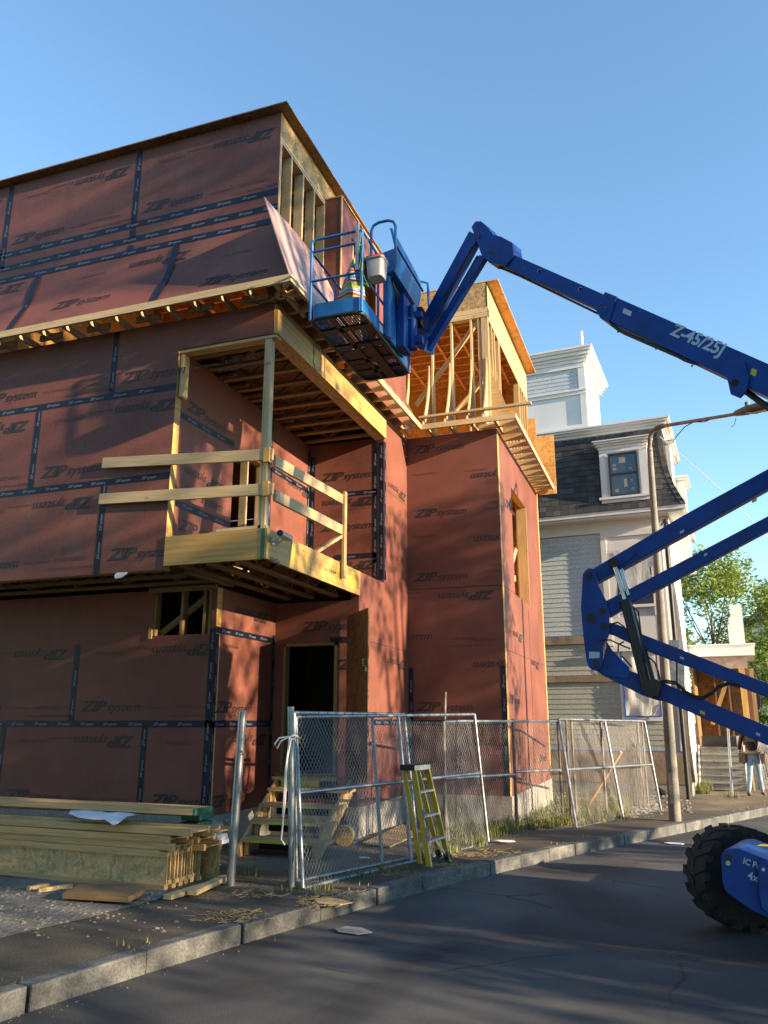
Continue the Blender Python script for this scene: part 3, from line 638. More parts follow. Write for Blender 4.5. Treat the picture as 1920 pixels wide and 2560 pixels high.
# lower window framing
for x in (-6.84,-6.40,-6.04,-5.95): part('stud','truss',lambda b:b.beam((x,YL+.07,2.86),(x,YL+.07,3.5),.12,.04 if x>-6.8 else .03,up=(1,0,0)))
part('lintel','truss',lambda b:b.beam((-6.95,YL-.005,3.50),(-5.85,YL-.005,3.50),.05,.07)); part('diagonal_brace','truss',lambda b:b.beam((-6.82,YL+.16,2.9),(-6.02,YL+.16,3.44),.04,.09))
part('joist_end','pine',lambda b:b.beam((-6.88,YL-.01,2.82),(-6.88,YL-.01,2.97),.03,.05,up=(1,0,0)))
# --- top storey: flare profile of the mansard
ZF0,ZF1,OUT=8.45,7.03,.5
def fo(z): t=max(0,min(1,(ZF0-z)/(ZF0-ZF1))); return OUT*t**1.75
YU=8.5; XU=-4.55; ZR=10.05
fu=fnY(YU)
z1=8.765; z2=8.52; u3=P(340,500,Y=YU).x; 
def pr(mb):
    for k in range(4): panelprint(mb,fu,u3-2.44*k,u3-2.44*k+2.44,z1,ZR-.0,(u3-2.44*k,min(XU-.02,u3-2.44*k+2.44),z1,ZR-.03))
wall('top_storey_wall','Y',YU,XW,XU,ZF0-.02,ZR,th=.02,prt=pr)
def ffl(u,v):
    z=v; e=.006; dz=.02; s=(fo(z-dz)-fo(z+dz))/(2*dz); l=math.hypot(1,s); return V((u,YU-fo(z)-e/l,z+e*s/l))
ffl.n=(0,-.95,.3)
def flare(mb,u0,u1,f0,seg=14,mi=0,th=.012):
    """curved skin: f0(u,z,off)->point; u range may depend on z through tuple functions"""
    rows=[]
    for i in range(seg+1):
        z=ZF0+(ZF1-ZF0)*i/seg; a=u0(z) if callable(u0) else u0; b=u1(z) if callable(u1) else u1
        rows.append((f0(a,z,0),f0(b,z,0),f0(b,z,-th),f0(a,z,-th)))
    vs=[p for r in rows for p in r]; fs=[]
    for i in range(seg):
        o=i*4
        for j in range(4): fs.append((o+j,o+(j+1)%4,o+4+(j+1)%4,o+4+j))
    fs+= [(3,2,1,0),tuple(4*seg+k for k in range(4))]
    mb.add(vs,fs,None,mi)
mb=MB(); flare(mb,XW,lambda z:XU+fo(z),lambda u,z,o:V((u,YU-fo(z)-o,z))); mfb=mb
u4=P(432,640,Y=YU-.1).x; u5=P(142,680,Y=YU-.1).x; z3=8.30
pm=MB()
for px,py,fp in ((497,720,0),(475,620,1),(120,772,0),(55,700,1)):
    q=P(px,py,Y=YU-(.33 if not fp else .1)); logo(pm,ffl,q.x,q.z,bool(fp),(XW,XU+.1,7.06,8.27))
for px,py in ((420,600),(200,690),(560,640)): q=P(px,py,Y=YU-.1); small(pm,ffl,q.x,q.z-.03,'WALL SHEATHING',.05)
n0=len(mfb.v); mfb.v+=pm.v; mfb.f+=[[k+n0 for k in f] for f in pm.f]; mfb.uv+=pm.uv; mfb.m+=[k+2 for k in pm.m]; mfb.sm+=pm.sm; mfb.build('mansard_skin',['zip','rim','print','print2'],bld)
tapes(bld,[(fu,XW,z1,XU,z1),(fu,XW,z2,XU,z2),(ffl,XW,z3,XU,z3),(ffl,u4,z3-.04,u4,7.04),(ffl,u4-2.44,z3-.04,u4-2.44,7.04),(fu,u3,z1+.04,u3,ZR-.02),(fu,u3-2.44,z2,u3-2.44,ZR-.02),(fu,u3,z2+.04,u3,z1-.04),(ffl,u3-.03,z3+.04,u3,z2-.1)],.10)
# fascia, lookouts
def fascia(a,b): return part('fascia','pinegreen',lambda m:m.beam(a,b,.04,.10))
YF=YU-.58; XF=-4.03; zf3=6.985
fascia((XW,YF,zf3),(XF+.02,YF,zf3)); fascia((XF,YF+.022,zf3),(XF,13.42,zf3)); fascia((XF+.022,13.42,zf3),(-2.25,13.42,zf3)); fascia((-2.27,13.442,zf3),(-2.27,18.3,zf3))
lk=[]
for i in range(23): x=-4.25-.406*i; lk.append(((x,YF+.02,zf3-.01),(x,YU+.3,zf3-.01)))
for i in range(14): y=8.25+.4*i; y<13.3 and lk.append(((XF-.02,y,zf3-.01),(XU-.25,y,zf3-.01)))
for i in range(4): x=-3.9+.42*i; lk.append(((x,13.44,zf3-.01),(x,YR+.3,zf3-.01)))
for i in range(12): y=13.75+.4*i; y<18.35 and lk.append(((-2.29,y,zf3-.01),(-3.0,y,zf3-.01)))
for a,b in lk: part('lookout','pine',lambda m:m.beam(a,b,.04,.088))
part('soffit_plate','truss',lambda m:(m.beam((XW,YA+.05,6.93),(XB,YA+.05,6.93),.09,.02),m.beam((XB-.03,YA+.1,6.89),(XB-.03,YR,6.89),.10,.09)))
for i in range(12):
    x=-4.45-.81*i; part('blocking','truss',lambda m:m.beam((x,8.16,6.96),(x-.38,8.16,6.96),.035,.085))
# corner joists under the eave corner
part('lookout','pine',lambda m:m.beam((XF-.02,YF+.02,zf3-.01),(XB-.05,YA+.02,zf3-.01),.04,.088))
# roof
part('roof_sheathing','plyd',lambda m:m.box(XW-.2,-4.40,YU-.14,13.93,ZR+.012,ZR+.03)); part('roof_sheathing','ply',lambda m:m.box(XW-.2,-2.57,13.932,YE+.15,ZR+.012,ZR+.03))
for i in range(27):
    y=8.75+.37*i
    if y<YE: part('rafter','ply',lambda m:m.beam((-9.45,y,9.90),(XU-.06 if y<13.95 else -2.84,y,9.90),.04,.24,up=(0,0,1)))
for x in (-3.2,-3.75,-4.3,-5.2,-6.2,-7.2,-8.2): part('roof_strapping','ply',lambda m:m.beam((x,YU+.1 if x<-4.6 else 14.05,9.77),(x,YE-.05,9.77),.06,.025))
# gable-side framing (faces the yard)
part('header_board','osb',lambda m:m.box(XU-.04,XU,YU+.022,13.9,9.66,ZR+.005))
part('top_plate','pinegreen',lambda m:(m.box(XU-.14,XU+.004,YU+.022,13.9,9.62,9.656),m.box(XU-.14,XU-.002,YU+.022,13.9,9.58,9.616)))
sy=[YU+.045,8.88,9.27,9.66,10.05,10.44,11.6,12.0,12.4,12.8,13.2,13.6]
for y in sy: part('stud','pinegreen',lambda m:m.beam((XU-.07,y,6.96),(XU-.07,y,9.58),.04,.14,up=(1,0,0)))
def rib(org,out,nd,z0=ZF0,m='pinegreen'):
    """curved plywood rib standing on the eave, root line at org, flaring along out"""
    mb=MB(); org=V(org); out=V(out); nd=V(nd)
    pts=[org+out*fo(ZF0+(7.04-ZF0)*i/10)+V((0,0,ZF0+(7.04-ZF0)*i/10)) for i in range(11)]+[org+V((0,0,7.04))+out*.0, org-out*.03+V((0,0,ZF0))]
    mb.prism([p-nd*.012 for p in pts],nd*.024); return mb.build('flare_rib',m,bld)
for y in sy: rib((XU,y-.05,0),(1,0,0),(0,1,0))
# loose curved panel on the flare
def fs_(z): return .03+.47*max(0,min(1,(8.5-z)/(8.5-7.05)))**1.08
def onflare(px,py):
    lo,hi=7.05,8.8
    for _ in range(40):
        m=(lo+hi)/2; q=P(px,py,X=XU+fs_(m))
        if q.z>m: lo=m
        else: hi=m
    return (q.y,m)
tops=[onflare(661,491)]+[onflare(*p) for p in ((685,520),(708,545),(742,583),(774,624),(805,672),(831,726),(842,760))]
print('TOPS',tops)
mb=MB(); vs=[];n=9
for y,zt_ in tops:
    for j in range(n):
        z=7.05+(zt_-7.05)*j/(n-1); vs.append((XU+fs_(z),y,z))
k=len(vs); vs+=[(x-.012,y,z) for x,y,z in vs]
fs=[]
for i in range(len(tops)-1):
    for j in range(n-1): a=i*n+j; fs.append((a,a+n,a+n+1,a+1)); fs.append((k+a+1,k+a+n+1,k+a+n,k+a))
for i in range(len(tops)-1): a=i*n+n-1; fs.append((a,a+n,k+a+n,k+a))
for j in range(n-1): fs.append((j,j+1,k+j+1,k+j))
mb.add(vs,fs,None,0); mb.build('loose_flare_panel',mat('sky_lit_panel',(.38,.25,.24),.35,spec=.7,build=noisy((.33,.21,.20),(.44,.30,.28),1.3,6,rv=.12,fine=70)),bld,label='pale curved panel standing loose on the eave corner')  # panel colour lightened for the skylight on its upturned face
# boxed dormer on the gable side
q=P(813,497,X=XU+.002); yd=q.y; xd=P(853,502,Y=yd).x; zd=P(830,497,Y=yd).z
print('DORMER',q,xd,zd)
part('dormer_cheek','zip',lambda m:m.box(XU-.1,xd,yd,yd+.015,6.97,zd))
mb=MB(); sheet(mb,'X',xd,-.015,yd+.016,13.3,6.97,zd,[(yd+.45,yd+1.6,7.6,zd-.45)],0,0); mb.build('dormer_face','zip',bld)
part('dormer_top','ply',lambda m:m.box(XU-.1,xd+.02,yd-.01,13.3,zd,zd+.02))
part('dormer_edge_board','pine',lambda m:m.box(xd-.0,xd+.015,yd-.012,yd+.03,7.0,zd))
part('stud','pinegreen',lambda m:m.beam((xd-.07,yd+.55,7.0),(xd-.07,yd+.55,zd-.1),.04,.12,up=(1,0,0)))
# right block top storey front
YT=13.94
q=P(1226,716,Y=YT); zt1=q.z; zp=P(1200,770,Y=YT).z; zp2=P(1200,782,Y=YT).z; zp3=P(1200,793,Y=YT).z
print('TOPB',zt1,zp,zp2,zp3)
part('header_board','osb',lambda m:m.box(XU+.01,-2.80,YT,YT+.04,zp+.003,ZR+.005))
part('top_plate','pinegreen',lambda m:(m.box(XU+.01,-2.80,YT-.006,YT+.13,zp2+.003,zp-.002),m.box(XU+.01,-2.80,YT-.003,YT+.13,zp3,zp2-.001)))
part('green_edge_strip','green',lambda m:m.box(-2.815,-2.795,YT-.004,YT,zp,ZR-.05))
for px in (1080,1129,1179): 
    x=P(px,900,Y=YT).x; part('stud','pinegreen',lambda m:m.beam((x,YT+.07,6.96),(x,YT+.07,zp3),.13,.04,up=(1,0,0)))
part('corner_post','pinegreen',lambda m:(m.beam((-2.87,YT+.05,6.96),(-2.87,YT+.05,zp3),.09,.13,up=(1,0,0)),m.beam((-2.99,YT+.06,6.96),(-2.99,YT+.06,zp3),.09,.04,up=(1,0,0))))
for x in (-4.42,-4.0,-3.58,-3.16,-2.86): rib((x,YT-.01,0),(0,-1,0),(1,0,0))
part('diagonal_brace','pine',lambda m:m.beam(P(1040,1014,Y=YT+.16),P(1213,779,Y=YT+.16),.04,.14,up=(0,1,0)))
part('diagonal_brace','pine',lambda m:m.beam(P(1139,1030,Y=YT+.7),P(1220,938,Y=YT+.7),.04,.12,up=(0,1,0)))
part('diagonal_brace','pine',lambda m:m.beam((-7.0,14.3,9.7),(-4.7,14.3,7.1),.04,.14))
for x in (-8.9,-8.5,-8.1,-7.0,-6.2,-5.4,-4.6,-4.2,-3.8,-3.4): part('stud','ply',lambda m:m.beam((x,YE-.1,6.96),(x,YE-.1,9.75),.09,.04,up=(1,0,0)))
part('rear_plate','ply',lambda m:m.beam((-9.4,YE-.1,9.0),(-3.0,YE-.1,9.0),.1,.2))
# right side of top block
XT=-2.80
mb=MB(); sheet(mb,'X',XT,-.02,YT,18.45,9.28,ZR,[],0,0); mb.build('header_sheathing','pine',bld)
for y in (13.99,14.3,14.55,14.95,15.06,17.25,17.36,17.62,17.95,18.25,18.4): part('stud','pine',lambda m:m.beam((XT-.06,y,6.96),(XT-.06,y,9.28),.04,.12,up=(1,0,0)))
part('window_sill_plate','pine',lambda m:m.box(XT-.12,XT,15.1,17.2,7.85,7.93))
for y in (15.5,15.9,16.3,16.7): part('stud','pine',lambda m:m.beam((XT-.06,y,6.96),(XT-.06,y,7.85),.04,.12,up=(1,0,0)))
for y in (14.05,14.35,14.65,17.3,17.7,18.1): rib((XT,y,0),(1,0,0),(0,1,0),m='pine')
part('loose_rail_board','pinegreen',lambda m:m.beam(P(1048,1045,Y=13.5),P(1328,1007.5,Y=13.5),.09,.04,up=(0,0,1)))
a,b=P(1327,1046,Y=18.32),P(1340,1240,Y=18.32); 
part('end_sheathing','ply',lambda m:m.box(P(1327,1100,Y=18.32).x-.3,P(1341,1100,Y=18.32).x,18.32,18.34,6.9,P(1330,1046,Y=18.32).z))
part('end_sheathing','ply',lambda m:m.box(P(1341,1100,Y=18.32).x+.003,P(1386,1130,Y=18.32).x,18.325,18.345,6.86,P(1360,1089,Y=18.32).z))
# boards seen through the right window
part('stud','pine',lambda m:m.beam((XR-.2,16.74,4.0),(XR-.2,16.74,6.2),.12,.05,up=(1,0,0))); part('window_lining','pine',lambda m:(m.box(XR-.13,XR-.003,15.0,16.72,3.97,4.015),m.box(XR-.20,XR+.004,16.672,16.696,4.022,6.138)))
part('stud','osb',lambda m:m.box(-5.2,XR-.2,18.1,18.15,4,6.4)); part('diagonal_brace','pine',lambda m:m.beam((-4.3,17.6,5.1),(-3.1,17.6,6.3),.04,.1))
part('stored_board','pine',lambda m:(m.beam((-3.05,15.55,4.0),(-2.85,16.2,5.15),.05,.10),m.beam((-3.1,15.3,4.5),(-2.9,16.3,4.55),.03,.12)))
# hanging wires, yellow patch, small white cloth
mb=MB(); q=P(792,915,X=XB+.05); c=V((XB+.06,q.y,q.z))
mb.tube([P(792,855,X=XB+.06),P(783,905,X=XB+.06),P(790,955-30,X=XB+.06),P(802,926,X=XB+.06),P(806,905,X=XB+.06),P(797,860,X=XB+.06)],.006,5); mb.tube([P(783,845,X=XB+.06),P(785,890,X=XB+.06)],.005,5); mb.build('hanging_wire','rust',bld)
part('yellow_patch','yelp',lambda m:m.add([P(776,880,X=XB+.0475),P(788,886,X=XB+.0475),P(786,918,X=XB+.0475),P(777,905,X=XB+.0475)],[(0,1,2,3)]))

# ================================================================ ENTRY STEPS
st=thing('wooden_steps',(-4.75,10.1,.1),'rough wooden entry steps with yellow sprayed tread edges below the dark doorway','steps')
TR=[(.30,9.36,-5.20,-4.08),(.465,9.75,-5.28,-4.17),(.63,10.16,-5.38,-4.22),(.80,10.58,-5.48,-4.27)]
for i,(z,y,x0,x1) in enumerate(TR):
    part('tread','pine',lambda m:m.box(x0,x1,y,y+.32,z-.04,z),st); part('tread_edge_paint','yelp',lambda m:m.box(x0+.15+.1*i,x1-.2,y-.004,y-.0005,z-.036,z-.008),st)
    [part('riser_block','pine',lambda m:m.box(xa_,xa_+.06,y+.05,y+.09,z-.2,z-.042),st) for xa_ in (x1-.16,x0+.04)]
part('landing','osbg',lambda m:m.box(-5.6,-4.6,10.95,11.25,.88,.925),st); part('landing_paint','yelp',lambda m:m.box(-5.45,-4.85,10.945,10.949,.70,.88),st)
for xa,xb_ in ((-4.14,-4.36),(-5.14,-5.5)):
    part('stringer','pine',lambda m:m.beam((xa-.03,9.30,.12),(xb_-.03,11.0,.80),.04,.22),st)
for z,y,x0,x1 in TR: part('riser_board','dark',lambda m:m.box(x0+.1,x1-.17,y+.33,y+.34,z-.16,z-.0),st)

# ================================================================ BOOM LIFT
lift_=thing('boom_lift',(1.6,8.2,0),'blue articulating boom lift reaching its work basket up to the eave','boom lift')
pa=V((-3.0,9.5,7)); pb=V((1.8,7.5,7)); dM=(pb-pa).normalized(); nM=V((dM.y,-dM.x,0))   # nM points to the viewer
qa=V((-.9,8.9,3)); qb=V((1.1,8.75,3)); dR=(qb-qa).normalized(); nR=V((dR.y,-dR.x,0))
BM=lambda x,y,o=0.:PP(x,y,pa+nM*o,nM)
BR=lambda x,y,o=0.:PP(x,y,qa+nR*o,nR)
def lp(name,m,fn,parent=None,bv=0): 
    mb=MB(); fn(mb); o=mb.build(name,m,parent or lift_); bv and bevel(o,bv); return o
def slab(fr,pts,n,o0,o1): return lambda m:m.prism([fr(x,y,o0) for x,y in pts],-n*(o0-o1))
def barp(fr,n,x0,y0,x1,y1,thick_px0,thick_px1,wd):
    """box arm whose front face has the given centre line and thickness in the photo"""
    dx,dy=x1-x0,y1-y0; L=math.hypot(dx,dy); px,py=-dy/L,dx/L
    pts=[(x0+px*thick_px0/2,y0+py*thick_px0/2),(x0-px*thick_px0/2,y0-py*thick_px0/2),(x1-px*thick_px1/2,y1-py*thick_px1/2),(x1+px*thick_px1/2,y1+py*thick_px1/2)]
    return slab(fr,pts,n,wd/2,-wd/2)
# main telescopic boom
lp('boom_inner_section','blue',slab(BM,[(1265,628),(1517,739),(1500,776),(1246,660)],nM,.075,-.075),bv=.008)
lp('boom_outer_section','blue',slab(BM,[(1530,738),(1920,909),(2220,1040),(2225,1160),(1920,992),(1516,799)],nM,.12,-.12),bv=.01)
lp('boom_collar','blue',slab(BM,[(1512,729),(1542,741),(1522,806),(1500,795),(1489,775)],nM,.135,-.135),bv=.006)
lp('collar_bolts','galv',lambda m:[m.tube([BM(x,y,.135),BM(x,y,.145)],.012,8) for x,y in ((1518,736),(1531,742),(1500,761),(1514,767))])
lp('hose_tray','rust',slab(BM,[(1524,803),(1700,884),(1700,893),(1545,826),(1530,817)],nM,.08,-.06))
lp('tray_hose','black',lambda m:m.tube([BM(x,y,.085) for x,y in ((1530,812),(1548,826),(1620,858),(1694,890),(1712,900),(1735,908),(1765,910),(1790,918))],.018,7))
lp('boom_bracket','blue',slab(BM,[(1812,925),(1822,903),(1860,902),(1873,944),(1866,978),(1850,995),(1826,985),(1820,958)],nM,.15,.125),bv=.006)
lp('bracket_pin','black',lambda m:m.tube([BM(1837,957,.15),BM(1837,957,.165)],.035,14))
lp('lift_cylinder','black',lambda m:m.tube([BM(1860,975,.02),BM(1925,1022,.02),BM(2150,1180,.02)],.03,12))
for x,y in ((1349,678),(1451,723)):
    lp('boom_port','letter',lambda m:(m.tube([BM(x,y,.0755),BM(x,y,.079)],.027,20,0),m.tube([BM(x,y,.079),BM(x,y,.0815)],.019,20,1))); bpy.context.scene.collection.objects[-1].data.materials.append(M['black'])
# lettering on the boom
mb=MB(); o_=BM(1674,835,.1215); e_=BM(1800,889,.1215)-o_; eu=e_.normalized(); ev=nM.cross(eu); ev=ev if ev.z>0 else -ev
tv,tf=text('Z-45/25J',.0,.028,1.0); wmax=max(v[0] for v in tv); k=e_.length/wmax
mb.add([o_+eu*v[0]*k+ev*v[1]*k for v in tv],tf); mb.build('boom_lettering','letter',lift_)
# knuckle and jib
kn=lp('boom_knuckle','blue',slab(BM,[(1178,567),(1188,553),(1201,552),(1213,562),(1233,586),(1252,591),(1280,606),(1284,636),(1266,663),(1244,660),(1222,656),(1204,640),(1192,606)],nM,.105,-.105),bv=.008)
lp('knuckle_pocket','black',lambda m:m.prism([BM(1227,613,.108),BM(1237,637,.108),BM(1218,631,.108)],nM*.001),kn)
lp('knuckle_pin','galv',lambda m:(m.tube([BM(1199,558,.105),BM(1199,558,.12)],.02,10),m.tube([BM(1195,590,.105),BM(1195,590,.13)],.02,10)),kn)
lp('knuckle_plate','blue',slab(BM,[(1277,604),(1288,616),(1292,640),(1284,638)],nM,.03,-.03),kn)
lp('jib_arm','blue',barp(BM,nM,1044,846,1185,584,29,28,.10),bv=.006); lp('jib_link','blue',barp(BM,nM,1064,870,1205,640,15,15,.08),bv=.004)
lp('jib_hose','black',lambda m:[m.tube([BM(1085+i*3,790+i*6,.03),BM(1110+i*4,740+i*2,.05),BM(1140+i*3,690,.045),BM(1180,615,.06)],.009,6) for i in range(3)])
lp('jib_cylinder','black',lambda m:(m.tube([BM(1066,868,0),BM(1115,780,0)],.035,10),m.tube([BM(1115,780,0),BM(1195,640,0)],.02,10)))
lp('jib_bracket','blue',slab(BM,[(1025,828),(1040,812),(1060,820),(1066,852),(1060,876),(1048,872),(1030,853)],nM,.10,-.10),bv=.006)
# riser linkage
def circ(cx,cy,rx,n=10,a0=0,a1=360): return [(cx+rx*math.cos(rad(a0+(a1-a0)*i/(n-1))),cy+rx*math.sin(rad(a0+(a1-a0)*i/(n-1)))) for i in range(n)]
el=[(1452,1520),(1457,1436),(1462,1428),(1470,1421),(1480,1421),(1488,1428),(1492,1440),(1493,1458),(1516,1503),(1523,1528),(1523,1585),(1507,1614),(1507,1660),(1502,1670),(1492,1676),(1480,1675),(1472,1668),(1466,1652),(1458,1590)]
e1=lp('elbow_plate','blue',slab(BR,el,nR,.14,.115),bv=.004); lp('elbow_plate','blue',slab(BR,el,nR,-.115,-.14),bv=.004)
lp('elbow_core','blue',slab(BR,[(1456,1445),(1484,1428),(1488,1470),(1514,1520),(1514,1585),(1500,1620),(1498,1664),(1472,1660)],nR,.113,-.113))
for x,y,r in ((1474,1438.6,8),(1478,1546,11),(1506,1527,8),(1508.6,1565,8),(1488.6,1659,8)): lp('elbow_pin','black',lambda m:m.tube([BR(x,y,.14),BR(x,y,.156)],r/225.,16),e1)
lp('decal','letter',lambda m:m.prism([BR(1472.5,1629,.1405),BR(1499,1630,.1405),BR(1499,1645,.1405),BR(1473,1646,.1405)],nR*.001),e1)
lp('riser_arm','blue',slab(BR,[(1478,1424),(1712,1292-6),(1920,1172),(2160,1040),(2160,1086),(1920,1220),(1585,1405),(1490,1456),(1474,1452)],nR,.085,-.085),bv=.008)
lp('riser_arm','blue',slab(BR,[(1505,1507),(1564,1477),(1920,1290),(2160,1165),(2160,1200),(1920,1325),(1580,1507),(1525,1540),(1508,1543)],nR,.07,-.07),bv=.008)
lp('riser_arm','blue',slab(BR,[(1507,1552),(1540,1560),(1602,1584),(1920,1709),(2160,1803),(2160,1838),(1920,1744),(1600,1620),(1530,1586),(1508,1580)],nR,.07,-.07),bv=.008)
lp('riser_arm','blue',slab(BR,[(1484,1645),(1530,1655),(1568,1674),(1660,1708),(1920,1816),(2180,1925),(2180,1975),(1920,1864),(1660,1753),(1640,1750),(1605,1738),(1560,1715),(1510,1690),(1484,1672)],nR,.085,-.085),bv=.008)
lp('arm_gusset','blue',slab(BR,[(1518,1606),(1530,1625),(1552,1648),(1573,1668),(1575,1690),(1570,1697),(1520,1690),(1497,1678),(1508,1650)],nR,.10,.086)); 
lp('arm_gusset','blue',slab(BR,[(1520,1412),(1545,1398),(1584,1374),(1588,1382),(1572,1402),(1530,1425)],nR,.10,.086))
lp('riser_cylinder','black',lambda m:(m.tube([BR(1563,1502,.16),BR(1618,1722,.16)],[.055,.055],16),m.tube([BR(1562,1500,.16),BR(1564,1506,.16)],.062,16),m.tube([BR(1578,1520,.05),BR(1634,1715,.05)],.035,12)))
lp('cylinder_rod','chrome',lambda m:(m.tube([BR(1535,1410,.16),BR(1564,1505,.16)],.026,14),m.tube([BR(1551,1418,.06),BR(1572,1488,.06)],.022,12)))
lp('rod_eye','black',lambda m:(m.tube([BR(1533,1407,.10),BR(1533,1407,.20)],.05,16),m.tube([BR(1533,1407,.13),BR(1545,1415,.13)],.03,10)))
lp('cylinder_base','black',slab(BR,[(1612,1700),(1640,1698),(1652,1708),(1648,1738),(1622,1744),(1610,1728)],nR,.21,.06))
lp('hydraulic_hose','black',lambda m:[m.tube([BR(x,y+o,.17) for x,y in pts],.011,6) for o in (0,5) for pts in ([(1640,1706),(1665,1701),(1690,1705),(1715,1728),(1738,1740),(1758,1742),(1780,1730),(1795,1715),(1822,1706),(1850,1712)],)])
lp('hydraulic_hose','black',lambda m:[m.tube([BR(x+o,y,.2) for x,y in pts],.009,6) for o,pts in ((0,[(1580,1515),(1596,1530),(1602,1580),(1612,1640),(1632,1700)]),(6,[(1612,1640),(1630,1655),(1640,1680),(1645,1705)]),(-4,[(1500,1600),(1530,1600),(1555,1612),(1580,1622)]),(0,[(1545,1630),(1546,1612),(1560,1604)]),(0,[(1527,1560),(1545,1556),(1562,1568)]),(0,[(1555,1640),(1566,1652),(1580,1668)]))])
for x,y,w_,h_,o_ in ((1700,1328,10,7,.087),(1880,1250,12,8,.087),(1760,1385,8,6,.072),(1700,1640,10,6,.072),(1750,1775,12,8,.087),(1890,1830,10,7,.087)):
    lp('warning_decal','letter' if w_<12 else 'yelp',lambda m:m.prism([BR(x,y,o_),BR(x+w_,y-w_*.45 if y<1500 else y+w_*.42,o_),BR(x+w_,(y-w_*.45 if y<1500 else y+w_*.42)+h_,o_),BR(x,y+h_,o_)],nR*.001))
for x,y in ((1545,830),(1640,872),(1730,915),(1600,778),(1690,818),(1400,705),(1310,668)): lp('boom_bolt','galv',lambda m:m.tube([BM(x,y,.121 if x>1530 else .076),BM(x,y,.128 if x>1530 else .082)],.011,8))
lp('boom_decal','letter',lambda m:m.prism([BM(1560,770,.1215),BM(1580,779,.1215),BM(1576,791,.1215),BM(1556,782,.1215)],nM*.001)); lp('boom_decal','yelp',lambda m:m.prism([BM(1880,920,.1215),BM(1893,926,.1215),BM(1888,941,.1215),BM(1875,935,.1215)],nM*.001))
lp('boom_hose','black',lambda m:m.tube([BM(x,y,.0) for x,y in ((1248,668),(1300,690),(1400,738),(1495,784))],.014,6))
# chassis, axle cover and wheels
def wheel(c,ax,r=.415,wd=.34,nm='wheel'):
    ax=V(ax).normalized(); up=V((0,0,1)); sx=ax.cross(up).normalized(); up=sx.cross(ax).normalized()
    mb=MB(); prof=[(-.5,.62),(-.5,.86),(-.42,.945),(-.2,.965),(.2,.965),(.42,.945),(.5,.86),(.5,.62),(.40,.56),(-.40,.56)]; n=48
    vs=[c+ax*(wd*a)+(sx*math.cos(2*math.pi*i/n)+up*math.sin(2*math.pi*i/n))*r*b for i in range(n) for a,b in prof]; k=len(prof)
    mb.add(vs,[(i*k+j,i*k+(j+1)%k,((i+1)%n)*k+(j+1)%k,((i+1)%n)*k+j) for i in range(n) for j in range(k)],None,0,False)
    N_=17
    for sd in (-1,1):
        for i in range(N_):
            t0=2*math.pi*(i+(.5 if sd>0 else 0))/N_
            def pt(a,t,b): return c+ax*(wd*a)+(sx*math.cos(t)+up*math.sin(t))*r*b
            w0=.13
            c8=[pt(0,t0-.16,.955),pt(0,t0-.16+w0,.955),pt(sd*.5,t0+w0+.06,.90),pt(sd*.5,t0+.02,.90),pt(0,t0-.16,1.0),pt(0,t0-.16+w0,1.0),pt(sd*.49,t0+w0+.06,.985),pt(sd*.49,t0+.02,.985)]
            if sd>0: c8=[c8[i] for i in (3,2,1,0,7,6,5,4)]
            mb.hexa(c8)
            mb.hexa([pt(sd*.52,t0+.0,.80),pt(sd*.52,t0+w0+.08,.80),pt(sd*.46,t0+w0+.08,.80),pt(sd*.46,t0+.0,.80),pt(sd*.52,t0+.02,.985),pt(sd*.52,t0+w0+.06,.985),pt(sd*.44,t0+w0+.06,.985),pt(sd*.44,t0+.02,.985)])
    ty=MB(); wh=lp(nm,'black',lambda m:(m.tube([c-ax*wd*.38,c-ax*wd*.15,c+ax*wd*.15,c+ax*wd*.38],[r*.6,r*.5,r*.5,r*.6],28),m.tube([c-ax*wd*.45,c+ax*wd*.42],.09,16)))
    mb.build('tyre','rubber',wh); return wh
wc=P(1845,2190,Z=.415); wheel(wc,(.42,-.80,0))
for x,y in ((2.35,7.3),(1.6,10.2),(3.2,9.4)): wheel(V((x,y,.415)),(.42,-.80,0))
cf=V((1,0,0)); YC=7.0
def CP(x,y,o=0): return P(x,y,Y=YC-o)
CB=[(1803,2150),(1804,2136),(1811,2126),(1822,2122),(1845,2121),(1925,2152),(2050,2200),(2050,2350),(1925,2297),(1880,2276),(1832,2243),(1813,2228),(1806,2205)]
lp('axle_cover','blue',lambda m:m.prism([CP(*p) for p in CB],(.16,.60,0)),bv=.006)
lp('axle_cover_recess','black',lambda m:m.prism([CP(x,y,.002) for x,y in ((1811,2138),(1822,2132),(1829,2140),(1828,2160),(1818,2168),(1811,2158))],(0,.001,0)))
lp('tie_down_bolt','galv',lambda m:m.tube([CP(1820,2158,.003),CP(1820,2158,.012)],.018,10))
mb=MB()
for s_,x,y,x2,y2 in (('IC Power',1856,2158,1932,2186),('4x4',1868,2196,1906,2210)):
    o_=CP(x,y,.004); e_=(CP(x2,y2,.004)-o_); tv,tf=text(s_,0,.02,1.0); wm=max(v[0] for v in tv); k=e_.length/wm; eu=e_.normalized(); ev=V((-eu.z,0,eu.x)); 
    mb.add([o_+eu*v[0]*k+ev*v[1]*k*(1.15 if s_[0]=='I' else 1.1) for v in tv],tf)
mb.build('cover_lettering','letter',lift_)
lp('steering_plate','blue',lambda m:m.prism([CP(x,y,.06) for x,y in ((1895,2165),(1903,2156),(1925,2153),(2000,2180),(2000,2330),(1925,2290),(1905,2270),(1898,2230))],(0,.03,0)),bv=.004)
lp('plate_badge','letter',lambda m:m.prism([CP(x,y,.063) for x,y in circ(1908.5,2174,4.5,14)[:-1]],(0,.001,0)))
lp('yellow_scratch','yelp',lambda m:m.prism([CP(1893,2134,-.12)+V((0,0,.055)),CP(1925,2136,-.12)+V((0,0,.055)),CP(1925,2131,-.16)+V((0,0,.055)),CP(1905,2130,-.16)+V((0,0,.055))],(0,0,.001)))
